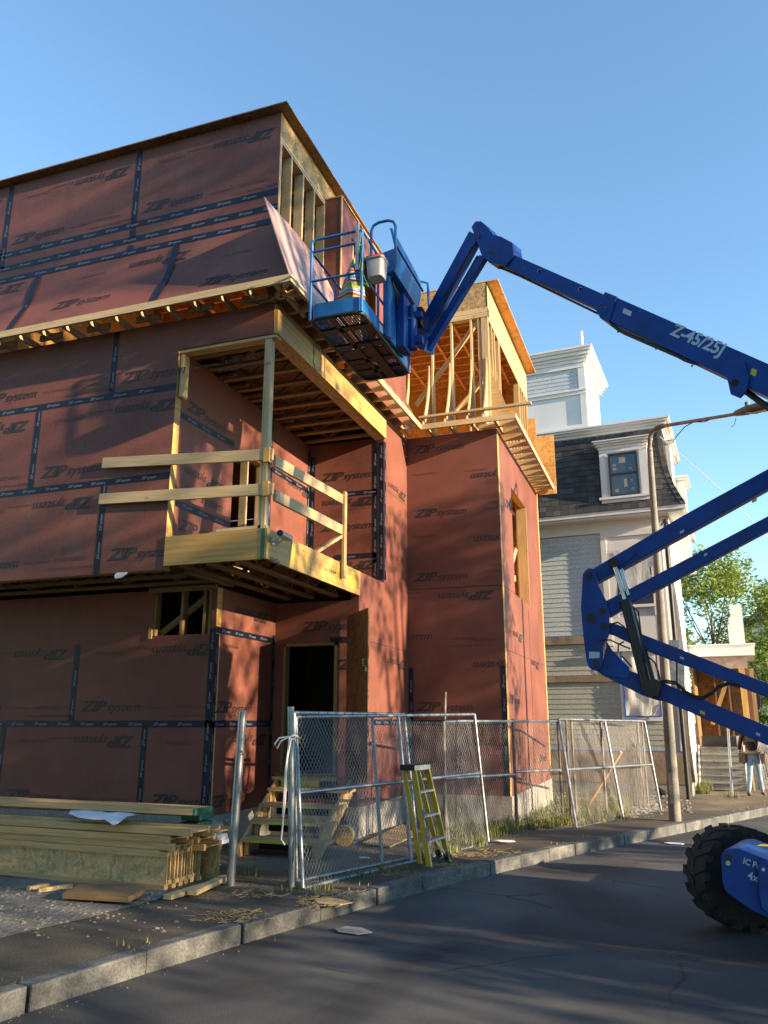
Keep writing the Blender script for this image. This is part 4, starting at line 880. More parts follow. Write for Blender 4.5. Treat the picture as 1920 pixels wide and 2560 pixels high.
lp('chassis','blue',lambda m:m.hexa([V(p) for p in ((1.0,7.4,.35),(2.6,6.9,.35),(3.2,9.1,.35),(1.5,9.9,.35),(1.0,7.4,.62),(2.6,6.9,.62),(3.2,9.1,.62),(1.5,9.9,.62))]),bv=.02)
lp('turntable','blue',lambda m:m.hexa([V(p) for p in ((1.35,7.5,.64),(3.4,7.1,.64),(3.6,8.8,.64),(1.6,9.3,.64),(1.45,7.6,1.75),(3.4,7.2,1.45),(3.6,8.7,1.45),(1.7,9.2,1.75))]),bv=.05)
lp('turret_column','blue',lambda m:m.hexa([V(p) for p in ((1.75,8.3,1.2),(2.2,8.2,1.2),(2.3,8.8,1.2),(1.8,8.9,1.2),(1.9,8.0,4.9),(2.3,7.9,4.9),(2.3,8.5,4.6),(1.9,8.6,4.6))]),bv=.02)
# basket
bx0,bx1,by0,by1,bz=-3.62,-2.98,7.65,9.43,6.2
def rrect(x0,x1,y0,y1,z,r,n=5):
    pts=[]
    for cx,cy,a in ((x1-r,y0+r,-90),(x1-r,y1-r,0),(x0+r,y1-r,90),(x0+r,y0+r,180)):
        for i in range(n): t=rad(a+90*i/(n-1)); pts.append(V((cx+r*math.cos(t),cy+r*math.sin(t),z)))
    return pts
bk=lp('work_basket','black',lambda m:(m.tube(rrect(bx0,bx1,by0,by1,bz,.10),.024,10,closed=True),[m.beam((bx0,y,bz),(bx1,y,bz),.10,.03) for y in (7.98,8.42,8.85,9.17)],m.box(bx0+.03,bx1-.05,8.55,8.80,bz+.0,bz+.01),m.box(bx0+.03,bx0+.22,8.95,9.3,bz,bz+.01),[m.beam((x,by0,bz),(x,by1,bz),.05,.03) for x in (-3.36,)],m.beam((-3.2,8.35,bz-.01),(-3.2,9.4,bz-.01),.12,.05)))
mb=MB()
for fam in (1,-1):
    t=-2.4
    while t<2.6:
        a,b=None,None; pts=[]
        x=bx0+.02
        p0=V((bx0,by0+t,bz+.012)); p1=V((bx1,by0+t+fam*(bx1-bx0)*.5,bz+.012))
        ya_,yb_=p0.y,p1.y
        if max(ya_,yb_)>by0+.02 and min(ya_,yb_)<by1-.02:
            def cl(p,q,lo,hi):
                d=q-p; ts=[0,1]
                if abs(d.y)>1e-6:
                    u,v_=sorted(((lo-p.y)/d.y,(hi-p.y)/d.y)); ts=[max(0,u),min(1,v_)]
                return (p+d*ts[0],p+d*ts[1]) if ts[0]<ts[1] else None
            c=cl(p0,p1,by0+.02,by1-.02)
            if c: mb.beam(c[0],c[1],.009,.006)
        t+=.032
mb.build('mesh_floor','black',bk)
mb=MB(); pts=rrect(bx0,bx1,by0,by1,0,.10); n=len(pts)
for i in range(n):
    a,b=pts[i],pts[(i+1)%n]; mb.add([(a.x,a.y,bz+.02),(b.x,b.y,bz+.02),(b.x,b.y,bz+.20),(a.x,a.y,bz+.20)],[(0,1,2,3)])
o=mb.build('toe_board','bluel',bk); m_=o.modifiers.new('s','SOLIDIFY'); m_.thickness=.006
zt0,zm0=7.25,6.70
lp('top_rail','bluel',lambda m:(m.tube([(bx1,by0,zt0),(bx0+.06,by0,zt0),(bx0,by0+.0,zt0-.03),(bx0,by0,zt0-.16)],.017,10),m.tube([(bx1,by0,zt0-.16),(bx0,by0,zt0-.16)],.015,10),m.tube([(bx0,by0+.01,zt0-.16),(bx0,by1,zt0-.16)],.016,10),m.tube([(bx1,by0,zt0),(bx1,by0+.45,zt0),(bx1,by0+.55,zt0-.05)],.017,10)),bk)
lp('mid_rail','bluel',lambda m:(m.tube([(bx0,by0,zm0),(bx1-.05,by0,zm0),(bx1,by0,zm0-.03),(bx1,by0,zm0-.10)],.016,10),m.tube([(bx0,by0,zm0),(bx0,by1,zm0)],.015,10),m.tube([(bx1,by0,zm0-.02),(bx1,by1-.9,zm0-.02)],.015,10),m.tube([(bx0,by1,zm0),(bx1,by1,zm0)],.015,10)),bk)
for x,y,z in ((bx0,by0,zt0-.1),(bx1,by0,zt0),(bx0,by0+.72,zt0-.16),(bx0,by1,zt0-.16),(bx1,by1,7.3),(bx1,by0+.55,zt0-.05)): lp('basket_post','bluel',lambda m:m.tube([(x,y,bz),(x,y,z)],.017,10),bk)
lp('post_bracket','galv',lambda m:m.beam((bx1-.05,by0-.02,6.72),(bx1-.05,by0-.02,7.34),.035,.035,up=(1,0,0)),bk)
lp('data_plate','letter',lambda m:m.box(bx1+.012,bx1+.014,8.22,8.34,6.24,6.34),bk)
# rotator column, control box, guard hoops
lp('rotator_column','bluel',lambda m:(m.box(bx1+.01,bx1+.05,8.35,9.05,6.25,7.1),m.tube([(bx1+.05,8.4,6.22),(bx1+.05,8.4,7.05)],.045,12)),bk,bv=.004)
lp('rotator_mount','blue',lambda m:(m.box(bx1+.06,bx1+.16,8.72,9.02,6.25,6.98),m.tube([(bx1+.2,8.95,6.3),(bx1+.2,8.95,6.9)],.06,14),m.box(bx1+.1,bx1+.34,8.9,9.0,6.36,6.46),m.box(bx1+.1,bx1+.34,8.9,9.0,6.72,6.8)),bk,bv=.005)
lp('control_box','bluel',lambda m:m.hexa([V(p) for p in ((bx1-.04,8.32,7.08),(bx1+.16,8.32,7.08),(bx1+.16,9.36,7.08),(bx1-.04,9.36,7.08),(bx1-.10,8.28,7.30),(bx1+.20,8.28,7.36),(bx1+.20,9.40,7.36),(bx1-.10,9.40,7.30))]),bk,bv=.006)
lp('control_lid','bluel',lambda m:m.hexa([V(p) for p in ((bx1+.17,8.30,7.42),(bx1+.20,8.30,7.42),(bx1+.20,9.5,7.42),(bx1+.17,9.5,7.42),(bx1+.12,8.30,7.66),(bx1+.15,8.30,7.66),(bx1+.15,9.5,7.60),(bx1+.12,9.5,7.60))]),bk)
def hoop(y,z0,z1,x0,x1): return [(x0,y,z0),(x0,y,z1-.10),(x0+.03,y,z1-.03),(x0+.10,y,z1),(x1-.10,y,z1),(x1-.03,y,z1-.03),(x1,y,z1-.10),(x1,y,z0+.14),(x1-.03,y,z0+.07),(x1-.10,y,z0+.04),(x0,y,z0+.0)]
lp('guard_hoop','bluel',lambda m:m.tube(hoop(8.22,6.95,7.72,bx1-.10,bx1+.22),.018,10),bk); lp('guard_hoop','bluel',lambda m:m.tube([(bx1+.12,9.5,7.6),(bx1+.25,9.52,7.55),(bx1+.27,9.52,7.0),(bx1+.2,9.52,6.85),(bx1,9.52,6.8)],.018,10),bk)
lp('control_cable','black',lambda m:[m.tube([(bx1+.06,8.55+.07*i,7.08),(bx1+.10,8.6+.07*i,6.95),(bx1+.08,8.7+.05*i,6.8),(bx1+.16,8.85+.04*i,6.7),(bx1+.24,8.98,6.72+.02*i)],.010,6) for i in range(5)],bk)
lp('valve_block','black',lambda m:(m.box(bx1+.12,bx1+.30,9.05,9.2,6.86,6.94),m.box(bx1+.18,bx1+.26,9.1,9.25,6.74,6.84)),bk)
# things hanging in the basket
tb=MB(); 
def ring(c,rx,ry,n=16,fold=0,ph=0): return [V((c[0]+(rx+fold*math.sin(5*2*math.pi*i/n+ph))*math.cos(2*math.pi*i/n),c[1]+(ry+fold*math.sin(4*2*math.pi*i/n+ph))*math.sin(2*math.pi*i/n),c[2])) for i in range(n)]
def loft(mb,rings,mi=0,caps=True):
    n=len(rings[0]); vs=[p for r in rings for p in r]
    mb.add(vs,[(i*n+j,i*n+(j+1)%n,(i+1)*n+(j+1)%n,(i+1)*n+j) for i in range(len(rings)-1) for j in range(n)],None,mi,True)
    if caps: mb.add(rings[0],[tuple(range(n-1,-1,-1))],None,mi); mb.add(rings[-1],[tuple(range(n))],None,mi)
n=32; bc=(-3.17,7.80)
loft(tb,[ring((bc[0]+dx,bc[1],z),rx,ry,n,f,z*5) for z,rx,ry,f,dx in [(a_,b_*.82,c_*.9,d_,e_) for a_,b_,c_,d_,e_ in ((6.40,.13,.10,.004,0),(6.42,.19,.13,.012,0),(6.50,.185,.13,.02,0),(6.62,.15,.11,.02,.02),(6.78,.115,.09,.018,.04),(6.92,.08,.07,.014,.06),(7.02,.045,.045,.008,.08),(7.06,.03,.03,.004,.085),(7.13,.06,.05,.012,.085),(7.17,.02,.02,.004,.085))]])
def stripes(t,b,col):
    g=t.nodes.new('ShaderNodeTexCoord'); s=t.nodes.new('ShaderNodeSeparateXYZ'); t.links.new(g.outputs['Object'],s.inputs[0])
    m=N(t,'ShaderNodeMath',operation='MULTIPLY'); m.inputs[1].default_value=3.1; t.links.new(s.outputs[2],m.inputs[0]); f=N(t,'ShaderNodeMath',operation='FRACT'); t.links.new(m.outputs[0],f.inputs[0])
    r=ramp(t,[(0,(.45,.03,.05)),(.10,(.36,.36,.35)),(.17,(.02,.10,.35)),(.22,(.36,.36,.35)),(.34,(.26,.34,.03)),(.52,(.36,.36,.35)),(.60,(.45,.03,.05)),(.66,(.36,.36,.35)),(.72,(.02,.16,.45)),(.84,(.36,.36,.35)),(.90,(.45,.38,.03))]); r.color_ramp.interpolation='CONSTANT'
    t.links.new(f.outputs[0],r.inputs[0]); t.links.new(r.outputs[0],b.inputs['Base Color'])
o=tb.build('tote_bag',mat('striped_cloth',(.6,.5,.4),.8,build=stripes)); tag(o,'multicoloured striped cloth bag tied up inside the blue basket','bag')
bu=thing('tool_bucket',(-2.86,7.82,6.62),'square white plastic bucket with a red lid hung outside the blue basket','bucket')
def rr(c,w_,d_,r,z): return [V((c[0]+p.x,c[1]+p.y,z)) for p in rrect(-w_/2,w_/2,-d_/2,d_/2,0,r)]
bcx=(-2.85,7.80)
mb=MB(); loft(mb,[rr(bcx,.18,.19,.04,6.66),rr(bcx,.205,.215,.04,6.86),rr(bcx,.21,.22,.04,6.88),rr(bcx,.23,.24,.04,6.88),rr(bcx,.23,.24,.04,6.90)]); mb.build('tub',mat('pale_grey_plastic',(.33,.34,.36),.5),bu)
mb=MB(); loft(mb,[rr(bcx,.22,.23,.04,6.901),rr(bcx,.22,.23,.04,6.92),rr(bcx,.14,.14,.04,6.95)]); mb.build('lid',mat('red_lid',(.5,.02,.02),.5),bu)
mb=MB(); mb.tube([(bcx[0]-.08,bcx[1],6.90),(bx1+.02,bcx[1]-.02,7.18),(bx1,bcx[1],7.28)],.005,6); mb.build('handle','galv',bu)
o=MB(); o.tube([(bx1-.02,by0+.03,6.86),(bx1-.02,by0+.03,7.05)],.035,12); o=o.build('water_bottle','bluel'); tag(o,'small blue bottle strapped to the front corner post of the basket','bottle')
o=MB(); o.tube([(bx1,by0-.02,7.2),(bx1-.03,by0-.025,7.0),(bx1+.02,by0-.03,6.85),(bx1-.01,by0-.02,6.6),(bx1+.05,7.75,6.55),(bx1-.02,by0-.03,6.75),(bx1+.03,by0-.03,7.05)],.005,5); o=o.build('cord',mat('green_cord',(.03,.22,.06),.6)); tag(o,'thin green cord looped round the corner post of the basket','cord')
o=MB(); c=P(797,560,X=-3.4)if 0 else None
# security camera on the balcony rim
sc_=thing('security_camera',(XB+.02,8.55,3.8),'silver bullet security camera on the corner of the yellow balcony rim','camera')
a=P(704,1343,X=XB+.17); b=P(722,1338,X=XB+.26)+V((0,.12,0)); base=P(681,1353,X=XB+.026)
mb=MB(); mb.tube([P(700,1333,X=XB+.2),P(724,1347,X=XB+.16)],.045,16); mb.build('camera_body','alu',sc_)
mb=MB(); mb.tube([P(699.3,1332.3,X=XB+.201),P(700.2,1333.2,X=XB+.199)],.038,16); mb.build('lens','black',sc_)
mb=MB(); mb.tube([base+V((0,0,0)),base+V((.012,0,0))],.045,16); mb.build('mount_plate','alu',sc_)
mb=MB(); mb.tube([base,base+V((.06,.05,-.01)),P(703,1352,X=XB+.14),P(712,1345,X=XB+.15)],.010,8); mb.tube([base+V((.01,0,0)),P(692,1352,X=XB+.1),P(698,1342,X=XB+.15)],.004,5); mb.build('arm','alu',sc_)
o=MB(); q=P(302,1436,Y=YA-.0); o.prism([q+V((-.1,0,-.01)),q+V((-.06,0,.03)),q+V((.1,0,.03)),q+V((.08,0,.005)),q+V((.0,0,-.04)),q+V((-.08,0,-.05))],(0,.02,0)); o=o.build('flood_lamp','paper'); tag(o,'small white fitting hanging under the second storey overhang','light fitting')

# ================================================================ FENCES AND GATES
def chain(name,O,Uv,Vv,cell=.055,r=.0017,parent=None,mname='wire',label=None):
    """diamond mesh stretched over the parallelogram O + a*Uv + b*Vv"""
    O,Uv,Vv=V(O),V(Uv),V(Vv); L=Uv.length; H_=Vv.length; u=Uv/L; v=Vv/H_; mb=MB(); n=u.cross(v).normalized()
    ch=cell*1.5
    for fam in (1,-1):
        t=-H_/ch*cell if fam>0 else 0
        t=-(H_/ch)*cell*(1 if fam>0 else 0); end=L+(H_/ch)*cell*(0 if fam>0 else 1)
        while t<end:
            # line: a = t + fam*s*cell/ch ; s in 0..H
            k=fam*cell/ch; s0,s1=0,H_
            lo,hi=sorted(((0-t)/k,(L-t)/k)); s0=max(s0,lo); s1=min(s1,hi)
            if s1-s0>.02:
                m_=max(1,int((s1-s0)/.5)); sag=R.uniform(-.004,.004)
                pts=[O+u*(t+k*(s0+(s1-s0)*i/m_))+v*(s0+(s1-s0)*i/m_)+n*(fam*.0015+(sag*math.sin(3*i) if 0<i<m_ else 0)) for i in range(m_+1)]
                mb.tube(pts,r,3,caps=False)
            t+=cell
    return mb.build(name,mname,parent)
def ties(mb,a,b,n,r=.024):
    a,b=V(a),V(b)
    for i in range(n):
        c=a+(b-a)*((i+.5)/n); d=(b-a).normalized(); s=d.cross(V((0,0,1))) if abs(d.z)<.9 else V((1,0,0)); s.normalize(); q=s.cross(d)
        mb.tube([c+(s*math.cos(t)+q*math.sin(t))*r+d*.01*math.sin(t) for t in [2*math.pi*k/7 for k in range(8)]],.003,3,caps=False)
def panel(nm,TL,BL,BR_,TR,mids,midrail,label,r=.021,m='galv',group=None,cell=.055):
    TL,BL,BR_,TR=map(V,(TL,BL,BR_,TR)); t=thing(nm,BL,label,'fence panel',group)
    def tb_(n_,pts,rr_=r): mb=MB(); mb.tube(pts,rr_,10); return mb.build(n_,m,t)
    tb_('top_rail',[TL,TR]); tb_('bottom_rail',[BL,BR_]); tb_('side_tube',[TL,BL]); tb_('side_tube',[TR,BR_])
    for f in mids: tb_('upright',[TL+(TR-TL)*f,BL+(BR_-BL)*f])
    if midrail: tb_('middle_rail',[TL+(BL-TL)*midrail,TR+(BR_-TR)*midrail])
    chain('wire_mesh',BL,BR_-BL,TL-BL,cell,parent=t)
    mb=MB(); ties(mb,TL,TR,14); ties(mb,BL,BR_,10); ties(mb,TL,BL,8); ties(mb,TR,BR_,8); mb.build('tie_wire','galvd',t,kind='stuff')
    return t
A_=G(757,2221,.14); B_=G(1221,2108,.11)
panel('gate_panel',P(739,1793,Y=7.98),A_,B_,P(1186,1786,Y=11.7),[.497],.468,'long galvanised chain link gate panel leaning outermost behind the yellow stepladder')
panel('gate_panel',P(735,1782,Y=7.93),P(741,2203,Y=7.86),P(1046,2140,Y=9.95),P(1010,1786,Y=10.3),[.66],None,'shorter chain link panel standing just behind the long leaning gate panel')
pn=panel('gate_panel',P(1397,1798,Y=14.75),G(1441,2070,.12),G(1653,2027,.10),P(1611,1803,Y=17.5),[.5],.49,'chain link gate panel leaning at the sunny yard near the concrete lamp post',cell=.07)
FP=[V((-3.66,7.62)),V((-3.15,11.45)),V((-2.50,13.3)),V((-1.98,14.75)),V((-1.36,16.1)),V((-.72,18.7))]
def post(nm,x,y,z0,z1,r,m,label,group=None,lean=(0,0)):
    mb=MB(); mb.tube([(x,y,z0),(x+lean[0],y+lean[1],z1)],r,12); mb.tube([(x+lean[0],y+lean[1],z1),(x+lean[0],y+lean[1],z1+.012)],r*1.06,12); o=mb.build(nm,m); return tag(o,label,'post',group)
q=G(574,2221,.10); tq=P(607,1780,Y=q.y); post('steel_post',q.x,q.y,-.05,tq.z,.043,'galv','single grey steel post standing alone between the timber stack and the steps',None,(tq.x-q.x,0))
q=G(731,2224,.10); tq=P(727,1770,Y=q.y); post('steel_post',q.x,q.y,-.05,tq.z,.034,'galv','grey steel gate post tied with a white rope at the near end of the panels',None,(tq.x-q.x,0))
fe=thing('chain_link_fence',(-2.5,13.3,.1),'fixed chain link fence running past the tall front wall of the unfinished house','fence')
def fp(n_,a,b,r=.021,m='galv'): mb=MB(); mb.tube([a,b],r,10); return mb.build(n_,m,fe)
pz=lambda p,z:(p.x,p.y,z)
for i in (1,2,3): fp('fence_post',pz(FP[i],-.2),pz(FP[i],1.73),.026 if i!=3 else .024,'galvd')
for i in (1,2): 
    fp('top_rail',pz(FP[i],1.70),pz(FP[i+1],1.70)); fp('middle_rail',pz(FP[i],.92),pz(FP[i+1],.88))
    chain('wire_mesh',pz(FP[i],.14),V(pz(FP[i+1],1.7))-V(pz(FP[i],1.7)),(0,0,1.56),.06,parent=fe)
f2=thing('chain_link_fence',(-1.4,16.1,.1),'brown rusty chain link fence posts and mesh behind the leaning sunny gate panel','fence')
for x,y in ((-1.86,14.95),(-1.80,15.2),(-1.36,16.1),(-.80,18.4),(-.72,18.7)):
    mb=MB(); mb.tube([(x,y,-.2),(x,y,1.72)],.024,8); mb.build('fence_post','galvd',f2)
chain('wire_mesh',(-1.98,14.8,.1),(1.26,3.9,0),(0,0,1.6),.09,.0017,f2,'galvd')
mb=MB(); mb.tube([P(1121,2100,Y=11.5),P(1108,1940,Y=11.55),P(1113,1730,Y=11.6)],.024,8); tag(mb.build('dark_pipe','galvd'),'dark pipe leaning against the fence behind the stepladder','pipe')
mb=MB(); q=G(1594,2018,.1); 
for i in range(26):
    a=i*.5; r_=.16*math.sqrt((i+1)/26); x,y=q.x+r_*math.cos(a),q.y+r_*math.sin(a)*.6
    mb.tube([(x,y,.0),(x+R.uniform(-.03,.03),y,.35),(x+R.uniform(-.03,.03),y,.75),(x*.98+q.x*.02+R.uniform(-.02,.02),y,1.2+R.uniform(-.04,.06))],.010,4)
tag(mb.build('mesh_roll','galvd'),'dark roll of old fence mesh standing upright in the yard','roll of fencing')
mb=MB(); mb.beam(G(1465,2020,.1),P(1553,1880,Y=16.9),.05,.05); tag(mb.build('wooden_stake','pine'),'slanting wooden stake in the stony yard behind the mesh','stake')
# white rope
mb=MB(); c=P(730,1842,Y=7.5)
mb.tube([c+V((-.02,-.03,0)),c+V((-.12,-.04,-.01)),c+V((-.17,-.04,-.07)),c+V((-.14,-.04,-.11)),c+V((-.10,-.04,-.04)),c+V((.0,-.05,.0)),c+V((.06,-.05,.02)),c+V((.10,-.02,-.01)),c+V((.02,-.06,-.02)),c+V((-.02,-.05,-.2)),c+V((-.03,-.05,-.6)),c+V((-.06,-.05,-.95)),c+V((-.02,-.05,-1.0))],.008,6); mb.tube([c+V((0,-.05,0)),c+V((-.03,-.06,-.3)),c+V((-.05,-.05,-.75))],.008,6)
tag(mb.build('rope','paper'),'white rope knotted round the gate post with its ends hanging','rope')

# ================================================================ STEPLADDER
ld=thing('stepladder',(-2.75,9.5,.1),'yellow four foot stepladder with aluminium treads leaning folded on the fence','ladder')
fl0,fl1=G(1074,2169,.13),G(1121,2153,.13); t0,t1=P(1035,1927,Y=9.55),P(1068,1922,Y=9.93); t1.z=t0.z=(t0.z+t1.z)/2
r0,r1=G(1051,2160,.13),G(1099,2146,.13); u0,u1=t0+V((-.14,.05,0)),t1+V((-.14,.05,0))
ld_n=(fl1-fl0).normalized()
def lpart(n_,m,fn,p=None): mb=MB(); fn(mb); return mb.build(n_,m,p or ld)
for a,b in ((fl0,t0),(fl1,t1)): lpart('front_rail','yellow',lambda m:(m.beam(a,b,.072,.012,up=ld_n),m.beam(a+V((.03,-.02,0)),b+V((.03,-.02,0)),.012,.03,up=ld_n)))
for a,b in ((r0,u0),(r1,u1)): lpart('rear_rail','yellow',lambda m:m.beam(a,b,.05,.02,up=ld_n))
for k in (.235,.49,.745):
    a,b=t0+(fl0-t0)*k,t1+(fl1-t1)*k; a.z=b.z=(a.z+b.z)/2
    sN=lpart('step','alu',lambda m:m.beam(a,b,.085,.022)); lpart('step_brace','alu',lambda m:(m.beam(b+V((0,0,-.01)),b+(fl1-t1)*.09-ld_n*.0,.006,.02),),sN) 
a,b=t0+(fl0-t0)*.76,t1+(fl1-t1)*.76
lpart('lower_brace','alu',lambda m:(m.beam(a+(b-a)*.45,fl0+(t0-fl0)*.08,.006,.025),m.beam(a+(b-a)*.55,fl1+(t1-fl1)*.05,.006,.025)))
lpart('foot','rubber',lambda m:(m.beam(fl1+V((0,0,.01)),fl1+(t1-fl1)*.09,.08,.03,up=ld_n),m.beam(r1+V((0,0,.01)),r1+(u1-r1)*.09,.06,.04,up=ld_n)))
cc=(t0+t1+u0+u1)/4+V((.0,0,.03)); lc=lpart('top_cap','black',lambda m:m.beam(cc-ld_n*.24+V((0,0,.0)),cc+ld_n*.24,.20,.065)); bevel(lc,.008)
lpart('cap_plate','alu',lambda m:m.beam(cc-ld_n*.22+V((.102,-.055,.0)),cc+ld_n*.22+V((.102,-.055,0)),.004,.055),lc)
lpart('label_plate',mat('blue_label',(.03,.05,.30),.5),lambda m:[m.beam(fl0+(t0-fl0)*f+V((.0405,-.028,0)),fl0+(t0-fl0)*g_+V((.0405,-.028,0)),.004,.018,up=ld_n) for f,g_ in ((.25,.40),(.48,.58))])

# ================================================================ TIMBER STACK
AX=V((-1,.045,0)).normalized(); NY=V((.045,1,0)).normalized(); O_=V((-4.76,7.14,.135))
def ijoist(name,o,L,h=.35,fw=.062,fh=.04,side=False,label=None,mm='pine'):
    """o: end point at the bottom centre; side=True lays it flat"""
    t=thing(name,o,label,'timber joist','engineered joists in the timber stack'); up=V((0,0,1)); ac=NY
    if side: up,ac=NY,V((0,0,1))
    for s_ in (fh/2,h-fh/2):
        mb=MB(); mb.beam(o+up*s_,o+up*s_+AX*L,fw,fh,up=up) if not side else mb.beam(o+up*s_,o+up*s_+AX*L,fh,fw); mb.build('flange',mm,t)
    mb=MB(); mb.beam(o+up*h/2,o+up*h/2+AX*L,.011,h-2*fh+.01,up=up) if not side else mb.beam(o+up*h/2,o+up*h/2+AX*L,h-2*fh+.01,.011); mb.build('web','osbg',t); return t
for i in range(11):
    ijoist('i_joist',O_+NY*(.03+.052*i)+V((0,0,.038*(i%2)))-AX*R.uniform(-.01,.02),4.6,.335,label='joist on edge in the bottom bundle, '+('the front one with its speckled web showing' if i==0 else 'its end showing among the nested webs'))
ijoist('i_joist',O_+NY*.78-AX*.10+V((0,0,-.03)),4.4,.33,label='joist on edge standing alone behind the bottom bundle')
lay=[(.415,.0,.09,'dark stained end, lowest of the flat joists'),(.48,.015,-.06,'flat joist, second up on the front of the stack'),(.545,.0,-.01,'flat joist, third up on the front of the stack'),(.61,.06,-.22,'topmost flat joist carrying the paper')]
for z,y,ex,lb in lay: ijoist('i_joist',O_+NY*y-AX*(-ex)*1.0+V((0,0,z-.135+.04)),4.5,.34,side=True,label=lb)
for z in (.43,.50,.57): ijoist('i_joist',O_+NY*.40-AX*R.uniform(.05,.16)+V((0,0,z-.135+.04)),4.4,.32,side=True,label='flat joist in the rear row of the stack, seen by its end only')
ijoist('i_joist',O_+NY*.44-AX*.22+V((0,0,.47)),4.5,.33,side=True,label='flat joist on top of the rear row')
mb=MB(); mb.beam(O_+NY*.60+AX*.02+V((0,0,.66)),O_+NY*.6+AX*4.4+V((0,0,.66)),.34,.06); mb.beam(O_+NY*.60+AX*.0-AX*.36*0+V((0,0,.66)),O_+NY*.6+AX*.02+V((0,0,.66)),.342,.062,1); tag(mb.build('timber_board',['pine','green']),'topmost thick board of the stack with a green painted end','board')
for x,y,l in ((472,2040,'upper green ended board poking out beside the stack'),(468,2058,'lower green ended board poking out beside the stack')):
    q=P(x,y,Y=8.1); mb=MB(); mb.beam(q,q+V((.22,.0,0)),.3,.055); tag(mb.build('board_end','green'),l,'board')
mb=MB(); pp=[G(155,2249,.15),G(320,2260,.15),G(348,2245,.15),G(362,2233,.15),G(300,2226,.15),G(197,2226,.15)]; mb.prism([p+V((0,0,.01)) for p in pp],(0,0,.045)); tag(mb.build('plank','truss'),'weathered brown board lying flat under the front of the timber stack','board')
for (x0,y0,x1,y1,z,l) in ((418,2243,520,2212,.16,'pale offcut lying under the end of the timber stack'),(480,2232,566,2192,.17,'pale two by four lying beside the lone steel post'),(95,2226,180,2215,.15,'broken stick lying in the rubble by the stack'),(70,2222,120,2213,.15,'short split stick under the left of the stack')):
    mb=MB(); mb.beam(G(x0,y0,z),G(x1,y1,z),.09 if x0>300 else .05,.04); tag(mb.build('offcut','pinegreen' if x0>300 else 'osbg'),l,'board')
# crumpled paper
mb=MB(); pts=[(172,2034),(182,2018),(205,2022),(232,2021),(262,2027),(300,2026),(342,2025),(353,2035),(318,2041),(300,2055),(284,2064),(262,2049),(232,2049),(196,2044)]
zz=.735
bs=[P(x,y,Z=zz+.002+R.uniform(.0,.012)) for x,y in pts]; cen=sum(bs,V())/len(bs)
md=[cen+(b-cen)*.5+V((R.uniform(-.03,.03),R.uniform(-.03,.03),R.uniform(-.002,.030))) for b in bs]; n=len(bs)
mb.add(bs+md+[cen+V((0,0,.008))],[(i,(i+1)%n,n+(i+1)%n,n+i) for i in range(n)]+[(n+i,n+(i+1)%n,2*n) for i in range(n)])
o=mb.build('paper_sheet','paper'); m_=o.modifiers.new('s','SOLIDIFY'); m_.thickness=.003; tag(o,'crumpled white paper drawings lying on top of the timber stack','paper')
# pale plastic pile behind the stack
for x,y,w_,l,mm in ((505,2070,.34,'grey plastic sheet bundled against the foundation behind the stack','conc'),(520,2100,.30,'white block lying by the foundation behind the stack','white')):
    q=P(x,y,Y=8.9); mb=MB(); mb.prism([q+V((-w_/2,0,-.07)),q+V((w_/2,0,-.05)),q+V((w_/2-.04,0,.05)),q+V((-.1,0,.08)),q+V((-w_/2,0,.02))],(0,.25,0)); tag(mb.build('debris',mm),l,'debris')
# plywood scrap, tub, litter
mb=MB(); pp=[G(906,2110,.13),G(975,2119,.13),G(1040,2090,.15),G(1007,2062,.17)]; mb.prism(pp,(0,0,.018)); tag(mb.build('plywood_scrap','osbg'),'grey plywood sheet lying on the dirt behind the chain link gate','plywood')
tu=thing('paint_tub',(-4.3,10.6,.1),'orange and blue paint tub lying on its side beside the steps','bucket'); c=P(859,2090,Y=10.5); ax=V((.15,-1,-.02)).normalized()
mb=MB(); mb.tube([c,c-ax*.22],[.135,.12],20); mb.build('tub','yelp',tu); mb=MB(); mb.tube([c-ax*.10,c-ax*.2],[.134,.126],20); mb.build('band','bluetape',tu)
mb=MB(); mb.tube([c+ax*.003,c+ax*.006],.125,20); mb.build('lid',mat('orange_lid',(.45,.24,.06),.6,build=noisy((.30,.16,.05),(.60,.38,.08),14,4)),tu)
for x,y,s_,l,mm in ((1263,2103,.10,'crumpled white wrapper in the grass by the fence','paper'),(540,2162,.05,'white lid lying in the dirt beside the stack','paper'),(1690,2109,.12,'scrap of white paper on the road by the kerb','paper'),(835,2254,.14,'flat pale wood chip lying on the walk in front of the gate','pinegreen'),(880,2327,.12,'flat grey patch of dried mortar on the road','conc'),(912,2145,.06,'white scrap on the dirt behind the gate panels','paper')):
    q=G(x,y,.012 if y>2300 or x>1600 else .15); mb=MB(); mb.prism([q+V((s_*math.cos(t)*R.uniform(.7,1.2)*1.3,s_*math.sin(t)*R.uniform(.6,1.1),0)) for t in [i*1.05 for i in range(6)]],(0,0,.005 if mm!='paper' else .008)); tag(mb.build('litter',mm),l,'litter')

# ================================================================ WHITE HOUSE
AH=rad(4); hx=V((math.cos(AH),-math.sin(AH),0)); hy=V((math.sin(AH),math.cos(AH),0))
MH=Matrix(((hx.x,hy.x,0,0),(hx.y,hy.y,0,0),(0,0,1,0),(0,0,0,1)))
def L(px,py,yp): q=PP(px,py,hy*yp,hy); return q.dot(hx),q.z
wh=thing('white_house',(-2,24,0),'finished white house with grey siding, slate mansard roof and square rooftop tower','house')
def hpart(n_,m,fn,p=None,sm=None):
    mb=MB(); fn(mb); mb.v=[tuple(MH@V(v)) for v in mb.v]; return mb.build(n_,m,p or wh)
YH=21.17; HX0,HX1=-7.5,-1.28; HB=24.8
hpart('wall_core','siding2',lambda m:m.box(HX0,HX1-.02,YH+.02,HB,-.3,6.9))
hpart('foundation','conc',lambda m:m.box(HX0,HX1+.0,YH-.03,HB,-.4,.35))
